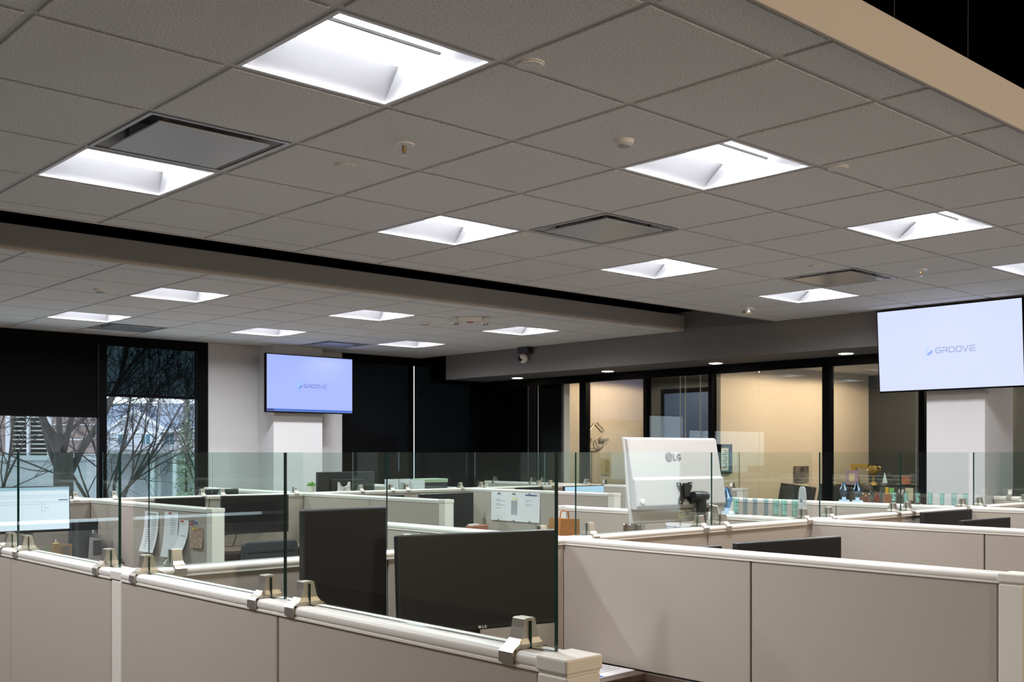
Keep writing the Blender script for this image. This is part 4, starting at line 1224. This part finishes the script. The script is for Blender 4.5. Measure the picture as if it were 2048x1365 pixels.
# the seated person, facing the desk monitors (head just above the rail)
def person(loc, rotz):
    t = thing('person', 'person with dark hair and glasses seated at the office desk', 'person', loc, rotz)
    # local frame: facing -X, up Z, seat at .42
    def skin(name, vs, es, rad, m_, parent, root=0, sub=2):
        me = bpy.data.meshes.new(name); me.from_pydata(vs, es, []); me.materials.append(MATS[m_])
        o = bpy.data.objects.new(name, me); col.objects.link(o); o.parent = parent
        md = o.modifiers.new('skin', 'SKIN'); md.use_smooth_shade = True
        for i, r_ in enumerate(rad):
            sv = me.skin_vertices[0].data[i]
            sv.radius = r_ if isinstance(r_, tuple) else (r_, r_)
            sv.use_root = (i == root)
        sb = o.modifiers.new('smooth', 'SUBSURF'); sb.levels = sub; sb.render_levels = sub
        return o
    H = .80           # shoulder height
    vs = [(0,0,.50), (.01,0,.60), (0,0,.72), (-.02,0,.84), (-.045,0,.905), (-.055,0,.955), (-.065,0,1.03), (-.055,0,1.10),
          (-.01,.10,.83), (-.01,.19,.80), (.0,.24,.61), (-.20,.16,.625), (-.25,.14,.622), (-.29,.13,.615),
          (-.01,-.10,.83), (-.01,-.19,.80), (.0,-.24,.61), (-.20,-.16,.625), (-.25,-.14,.622), (-.29,-.13,.615),
          (0,.09,.49), (-.22,.11,.50), (-.42,.11,.49), (-.42,.11,.28), (-.42,.11,.08), (-.52,.11,.03),
          (0,-.09,.49), (-.22,-.11,.50), (-.42,-.11,.49), (-.42,-.11,.28), (-.42,-.11,.08), (-.52,-.11,.03)]
    es = [(0,1),(1,2),(2,3),(3,4),(4,5),(5,6),(6,7),(3,8),(8,9),(9,10),(10,11),(11,12),(12,13),(3,14),(14,15),(15,16),(16,17),(17,18),(18,19),
          (0,20),(20,21),(21,22),(22,23),(23,24),(24,25),(0,26),(26,27),(27,28),(28,29),(29,30),(30,31)]
    rad = [(.12,.15), (.11,.13), (.115,.15), (.085,.10), .052, .052, (.088,.075), (.078,.066),
           .062, .058, .046, .036, (.028,.034), (.02,.036), .062, .058, .046, .036, (.028,.034), (.02,.036),
           .085, .078, .060, .052, .040, .036, .085, .078, .060, .052, .040, .036]
    body = skin('body', vs, es, rad, 'skin', t)
    # fingers, each a short chain rooted in the palm
    for s_ in (-1, 1):
        for k in range(4):
            y = s_*(.13 + (k-1.5)*.018)
            L = (.055, .068, .072, .06)[k]
            obj('finger', MB().tube([(-.29, y, .617), (-.29-L*.5, y, .615), (-.29-L, y, .598)], [.0095, .009, .006], 7), 'skin', body)
        obj('thumb', MB().tube([(-.255, s_*.115, .622), (-.285, s_*.085, .618), (-.315, s_*.078, .608)], [.011, .0095, .007], 7), 'skin', body)
    # face
    nose = MB().tube([(-.142, 0, 1.065), (-.160, 0, 1.035), (-.148, 0, 1.022)], [.008, .015, .012], 8)
    obj('nose', nose, 'skin', body)
    for s_ in (-1, 1):
        ey = obj('eye', MB().lathe([(.001, -.006), (.010, -.003), (.012, 0), (.010, .004)], (-.137, s_*.030, 1.062), 12, 'x'), 'eye_white', body)
        obj('ear', MB().tube([(-.06, s_*.078, 1.075), (-.05, s_*.088, 1.06), (-.055, s_*.084, 1.035), (-.065, s_*.076, 1.025)], [.008, .012, .011, .006], 8), 'skin', body)
    obj('mouth', MB().tube([(-.135, -.022, .995), (-.146, 0, .994), (-.135, .022, .995)], [.003, .006, .003], 8), 'lips', body)
    gl = MB()
    for s_ in (-1, 1):
        gl.tube([(-.155, s_*.031+.024*math.cos(a), 1.062+.018*math.sin(a)) for a in [k*2*math.pi/16 for k in range(17)]], .0028, 6)
        gl.tube([(-.155, s_*.056, 1.064), (-.06, s_*.082, 1.068)], .0025, 6)
    gl.tube([(-.157, -.008, 1.066), (-.158, .008, 1.066)], .0028, 6)
    obj('glasses', gl, 'spectacles', body)
    hr = MB(); hr.sm = True
    n1, n2 = 14, 20
    vv, ff = [], []
    for i in range(n1+1):
        ph = math.pi*i/n1*.62
        for j in range(n2):
            a = 2*math.pi*j/n2
            front = max(0, -math.cos(a))
            p = min(ph, ph*(1-.36*front**2))
            wob = 1 + .03*math.sin(5*a+3*i)
            vv.append((-.045 + .104*math.sin(p)*math.cos(a)*wob, .092*math.sin(p)*math.sin(a)*wob, 1.065 + .118*math.cos(p)*wob))
    for i in range(n1):
        for j in range(n2):
            ff.append((i*n2+j, i*n2+(j+1) % n2, (i+1)*n2+(j+1) % n2, (i+1)*n2+j))
    hr.add(vv, ff)
    ho = obj('hair', hr, 'hair', body)
    so = ho.modifiers.new('thick', 'SOLIDIFY'); so.thickness = .012
    # clothes
    sv = [(0,0,.47), (.01,0,.60), (0,0,.72), (-.02,0,.84), (-.035,0,.875), (-.01,.10,.83), (-.01,.19,.80), (.0,.24,.61), (-.18,.165,.622), (-.01,-.10,.83), (-.01,-.19,.80), (.0,-.24,.61), (-.18,-.165,.622)]
    se = [(0,1),(1,2),(2,3),(3,4),(3,5),(5,6),(6,7),(7,8),(3,9),(9,10),(10,11),(11,12)]
    sr = [(.135,.165), (.125,.145), (.13,.165), (.10,.115), .068, .076, .070, .058, .046, .076, .070, .058, .046]
    skin('shirt', sv, se, sr, 'shirt', body)
    pv = [(0,0,.51), (0,.09,.49), (-.22,.11,.50), (-.42,.11,.49), (-.42,.11,.28), (-.42,.11,.10), (0,-.09,.49), (-.22,-.11,.50), (-.42,-.11,.49), (-.42,-.11,.28), (-.42,-.11,.10)]
    pe = [(0,1),(1,2),(2,3),(3,4),(4,5),(0,6),(6,7),(7,8),(8,9),(9,10)]
    skin('trousers', pv, pe, [(.13,.14), .098, .090, .072, .062, .054, .098, .090, .072, .062, .054], 'trousers', body)
    return t
person((10.66, 5.96, 0), R(28))
t = thing('task_chair', 'black task chair under the seated person in the long office', 'chair', (10.68, 5.97, 0), R(28))
obj('seat', B(-.24, .22, -.24, .24, .33, .385), 'slate_fabric', t, bevel=.02)
obj('backrest', B(.20, .25, -.21, .21, .45, .80), 'slate_fabric', t, bevel=.015)
obj('back_bar', B(.16, .22, -.03, .03, .33, .6), 'black_plastic', t)
obj('column', MB().lathe([(.03, .06), (.03, .33)], n=12), 'black_plastic', t)
for k in range(5):
    a = k*2*math.pi/5
    obj('base_leg', MB().tube([(0, 0, .08), (.26*math.cos(a), .26*math.sin(a), .03)], [.03, .02], 8), 'black_plastic', t)

# ------------------------------------------------------------------ outside, one storey below
FW = Vector((math.cos(YAW), math.sin(YAW), 0)); RT = Vector((math.sin(YAW), -math.cos(YAW), 0))
GZ = -2.6
def out(fwd, right, z=0): 
    p = FW*fwd + RT*right
    return (p.x, p.y, z)
HEAD = YAW - R(90)       # rotation that turns local +Y into the viewing heading
gr = struct('ground', MB().add([out(16, -40, GZ), out(16, 12, GZ), out(120, 40, GZ), out(120, -110, GZ)], [(0,1,2,3)]), 'lawn', 'lawn and parking outside the windows')
rd = tag(obj('street', MB().add([out(28, -34, GZ+.02), out(28, 4, GZ+.02), out(36, 4, GZ+.02), out(36, -38, GZ+.02)], [(0,1,2,3)]), 'street'), 'grey road between the trees and the house', 'road')

# pale house with a front gable
t = thing('house', 'pale sided house with a grey roof, front gable and white trimmed windows', 'house', out(45, -15.2, GZ), HEAD)
HB = 1.75 - GZ           # eaves above ground (local z)
hw = MB(); hw.box(-9, 5.5, 0, 8, 0, HB+.72)
obj('wall', hw, 'siding', t)
rf = MB(); rf.prism([(-.3, HB+.62), (8.5, HB+.62), (4.0, HB+1.98)], 'x', -9.6, 5.8)
obj('roof', rf, 'roof_slate', t)
gb = MB(); gb.prism([(-1.45, 0), (.62, 0), (.62, HB+.70), (-.38, HB+1.36), (-1.45, HB+.70)], 'y', -.35, 0)
obj('gable_wall', gb, 'siding', t)
br = MB()
for a, b in (((-1.70, HB+.58), (-.38, HB+1.40)), ((.88, HB+.56), (-.38, HB+1.40))):
    br.prism([a, b, (b[0], b[1]+.13), (a[0], a[1]+.13)], 'y', -.50, -.30)
obj('barge_board', br, 'house_trim', t)
obj('gable_band', B(-1.45, .62, -.40, -.352, HB+.52, HB+.62), 'house_trim', t)
obj('gutter', B(.62, 5.8, -.5, -.3, HB+.58, HB+.72), 'house_trim', t)
obj('gutter', B(-9.6, -1.7, -.5, -.3, HB+.58, HB+.72), 'house_trim', t)
obj('corner_board', B(.53, .64, -.40, -.352, 0, HB+.70), 'house_trim', t)
def hwin(x, z, ww, hh, y=-.36):
    f_ = obj('window', B(x-ww/2-.05, x+ww/2+.05, y-.05, y, z-hh/2-.05, z+hh/2+.05), 'house_trim', t)
    for s_ in (-1, 1):
        obj('pane', B(min(x+s_*.02, x+s_*(ww/2)), max(x+s_*.02, x+s_*(ww/2)), y-.07, y-.051, z-hh/2, z+hh/2), 'house_glass', f_)
hz = 2.04 - GZ
hwin(-.93, hz, .36, .42); hwin(.03, hz, .36, .42); hwin(.90, hz, .38, .42, -.01); hwin(-3.0, hz, .4, .45, -.01); hwin(2.4, hz, .4, .42, -.01)
porch = MB(); porch.prism([(-1.6, 0), (0, 0), (0, .16), (-1.6, -.02)], 'x', -4.5, 5.5)
obj('porch_roof', porch, 'garage', t, loc=(0, -.40, 1.44-GZ))
for x in (-4.0, -1.6, .8, 1.7, 3.4):
    obj('porch_post', B(x-.07, x+.07, -1.95, -1.81, 0, 1.42-GZ), 'house_trim', t)
for x in (-2.6, 2.6):
    obj('garage_door', B(x-.75, x+.75, -.06, -.02, 0, 2.2), 'garage', t)
# side block of the house with a higher roof
t = thing('neighbour_house', 'pale house corner with white trim beyond the evergreen', 'house', out(62, -13.4, GZ), HEAD)
obj('wall', B(-2.0, 6, 0, 6, 0, 5.0), 'siding', t)
rf = MB(); rf.prism([(-2.6, 4.9), (6.5, 4.9), (2, 6.5)], 'y', -.5, 6.5)
obj('roof', rf, 'house_trim', t)
obj('window', B(-.6, .3, -.06, 0, 3.3, 4.2), 'house_glass', t)

# brick building with a blind covered window
t = thing('brick_building', 'brick building with white trim and a large window full of slatted blinds', 'building', out(30, -12.8, GZ), HEAD)
bw = MB()
WX0, WX1, WZ0, WZ1 = -1.17, -.13, 1.42-GZ, 4.0-GZ
bw.box(-9, WX0, 0, .35, 0, 8.5-GZ); bw.box(WX1, 1.25, 0, .35, 0, 8.5-GZ); bw.box(WX0, WX1, 0, .35, 0, WZ0); bw.box(WX0, WX1, 0, .35, WZ1, 8.5-GZ)
obj('wall', bw, 'brick_wall', t)
for k in range(14):
    z = 1.0 - GZ + .42*(k-6)
    obj('stone_band', B(WX1+.14, 1.25, -.03, 0, z, z+.035), 'brick_trim', t)
fr = MB(); fr.box(WX0-.12, WX0, -.06, .1, WZ0, WZ1); fr.box(WX1, WX1+.12, -.06, .1, WZ0, WZ1); fr.box(WX0-.12, WX1+.12, -.10, .1, WZ0-.16, WZ0); fr.box(-.72, -.66, -.02, .1, WZ0, WZ1)
wf = obj('window', fr, 'brick_trim', t)
for k in range(22):
    z = WZ0 + .05 + .125*k
    obj('blind_slat', B(WX0, WX1, .12, .16, z, z+.035), 'blind_slat', wf)
obj('pane', B(WX0, WX1, .05, .06, WZ0, WZ1), 'house_glass', wf) if False else None
obj('dark_room', B(WX0-.2, WX1+.2, .40, .5, WZ0-.2, WZ1+.2), 'interior_dark', t)
obj('plinth', B(-9, 1.25, -.14, 0, 0, 1.28-GZ), 'plinth_pale', t)
obj('ledge', B(-9, 1.25, -.2, 0, 1.28-GZ, 1.40-GZ), 'brick_trim', t)

# bare trees
def bare_tree(name, label, loc, seed, height, r0, fork, spread, depth, lean=(0, 0), group='bare winter trees'):
    random.seed(seed)
    t = thing(name, label, 'tree', loc, 0, group)
    trunk, limbs, twigs = MB(), MB(), MB()
    def grow(p, d, L, r, lev):
        n = 4
        pts, rs = [p.copy()], [r]
        q = p.copy(); dd = d.copy()
        for k in range(n):
            dd = (dd + Vector((random.uniform(-1,1), random.uniform(-1,1), random.uniform(-.35,.75)))*(.10 + .05*lev)).normalized()
            q = q + dd*(L/n)
            pts.append(q.copy()); rs.append(max(.0045, r*(1 - .42*(k+1)/n)))
        (limbs if lev <= 2 else twigs).tube(pts, rs, 7 if lev <= 1 else (5 if lev == 2 else 3))
        if lev >= depth: return
        kids = random.randint(3, 4) if lev < depth-1 else random.randint(3, 5)
        for c in range(kids):
            f = random.uniform(.30, 1.0) if c else 1.0
            i = min(n, max(1, int(round(f*n))))
            b_ = pts[i]
            ax = dd.orthogonal().normalized(); ax.rotate(Matrix.Rotation(random.uniform(0, 2*math.pi), 3, dd))
            nd = (dd + ax*random.uniform(.35, spread)).normalized()
            grow(b_, nd, L*random.uniform(.58, .80), rs[i]*random.uniform(.55, .75), lev+1)
    base = Vector((0, 0, 0))
    fz = fork
    pts = [base, Vector((lean[0]*.3, lean[1]*.3, fz*.5)), Vector((lean[0], lean[1], fz))]
    trunk.tube(pts, [r0*1.25, r0, r0*.92], 12)
    obj('trunk', trunk, 'bark', t)
    top = pts[-1]
    for c in range(5):
        a = c*2*math.pi/5 + random.uniform(-.3, .3)
        d = Vector((math.cos(a)*random.uniform(.35, .85), math.sin(a)*random.uniform(.35, .85), 1)).normalized()
        z = top - Vector((0, 0, random.uniform(0, fz*.30)))
        grow(z, d, height*random.uniform(.26, .36), r0*random.uniform(.28, .44), 1)
    obj('limbs', limbs, 'bark', t)
    tw = obj('twigs', twigs, 'twig', t); tw['kind'] = 'stuff'
    return t
bare_tree('bare_tree', 'large bare tree with a thick trunk just outside the tall windows', out(18, -7.50, GZ), 11, 9.0, .17, 4.1, .9, 6)
bare_tree('bare_tree', 'bare tree with low spreading branches in front of the pale house', out(23, -8.9, GZ), 23, 8.5, .11, 3.0, 1.0, 6, (.5, .3))
bare_tree('bare_tree', 'thin bare tree in front of the brick building window', out(21, -10.0, GZ), 37, 7.0, .09, 3.0, .9, 5, (-.3, 0))
bare_tree('bare_tree', 'slender bare sapling by the right window edge', out(26, -7.6, GZ), 51, 7.0, .06, 3.4, .7, 5, (.2, 0))

# evergreen, hedges and parked cars
def foliage(name, label, loc, rx, ry, rz, n, m_, seed, group=None, cat='shrub'):
    random.seed(seed)
    t = thing(name, label, cat, loc, 0, group)
    f_ = MB()
    for k in range(n):
        a = random.uniform(0, 2*math.pi); u = random.uniform(0, 1); v = random.uniform(.2, 1)**.5
        cz = rz*2*u
        prof = max(.05, (1-u)) if rz > 1.5 else math.sqrt(max(.05, 1-(2*u-1)**2))
        p = Vector((rx*prof*v*math.cos(a), ry*prof*v*math.sin(a), cz))
        s_ = .10 + .10*random.random()
        d1 = Vector((random.uniform(-1,1), random.uniform(-1,1), random.uniform(-1,1)))*s_
        d2 = Vector((random.uniform(-1,1), random.uniform(-1,1), random.uniform(-1,1)))*s_
        f_.add([p-d1*.5, p+d1*.5, p+d2], [(0,1,2)])
    o_ = obj('foliage', f_, m_, t); o_['kind'] = 'stuff'
    obj('stem', MB().tube([(0,0,0), (0,0,rz*1.6)], [.08, .02], 8), 'bark', t)
foliage('evergreen_tree', 'loose pale evergreen at the right edge of the window view', out(38, -11.5, GZ), .7, .7, 3.0, 1100, 'evergreen', 3, cat='tree')
for k, (f_, r_, w_) in enumerate(((26, -9.6, 1.2), (29, -8.4, 1.0), (25, -11.6, 1.1))):
    foliage('hedge_shrub', ['rounded dark shrub behind the spreading tree', 'rounded dark shrub beside the sapling', 'rounded dark shrub beneath the brick building'][k], out(f_, r_, GZ), w_*.7, w_*.7, .8, 700, 'hedge', 60+k, 'shrubs on the lawn')
def car(fwd, right, m_, label, rz):
    t = thing('parked_car', label, 'car', out(fwd, right, GZ+.03), HEAD + rz, 'cars on the street')
    b_ = MB(); b_.prism([(-2.1,.30), (2.1,.30), (2.15,.62), (1.9,.82), (1.1,.88), (-1.5,.90), (-2.1,.80)], 'y', -.85, .85)
    obj('car_body', b_, m_, t, bevel=.04)
    c_ = MB(); c_.prism([(-1.6,.88), (1.0,.88), (.4,1.38), (-1.1,1.40)], 'y', -.74, .74)
    obj('cabin', c_, 'car_glass', t, bevel=.04)
    obj('car_roof', B(-1.0, .35, -.70, .70, 1.38, 1.43), m_, t)
    for a in (-1.35, 1.35):
        for s_ in (-1, 1):
            obj('wheel', MB().lathe([(.32, -.1), (.32, .1)], (a, s_*.78, .32), 16, 'y'), 'tyre', t)
car(33.5, -11.6, 'house_trim', 'white car parked on the street behind the shrubs', R(4))
car(34.5, -5.6, 'car_paint', 'silver grey car parked on the street before the house', R(-3))
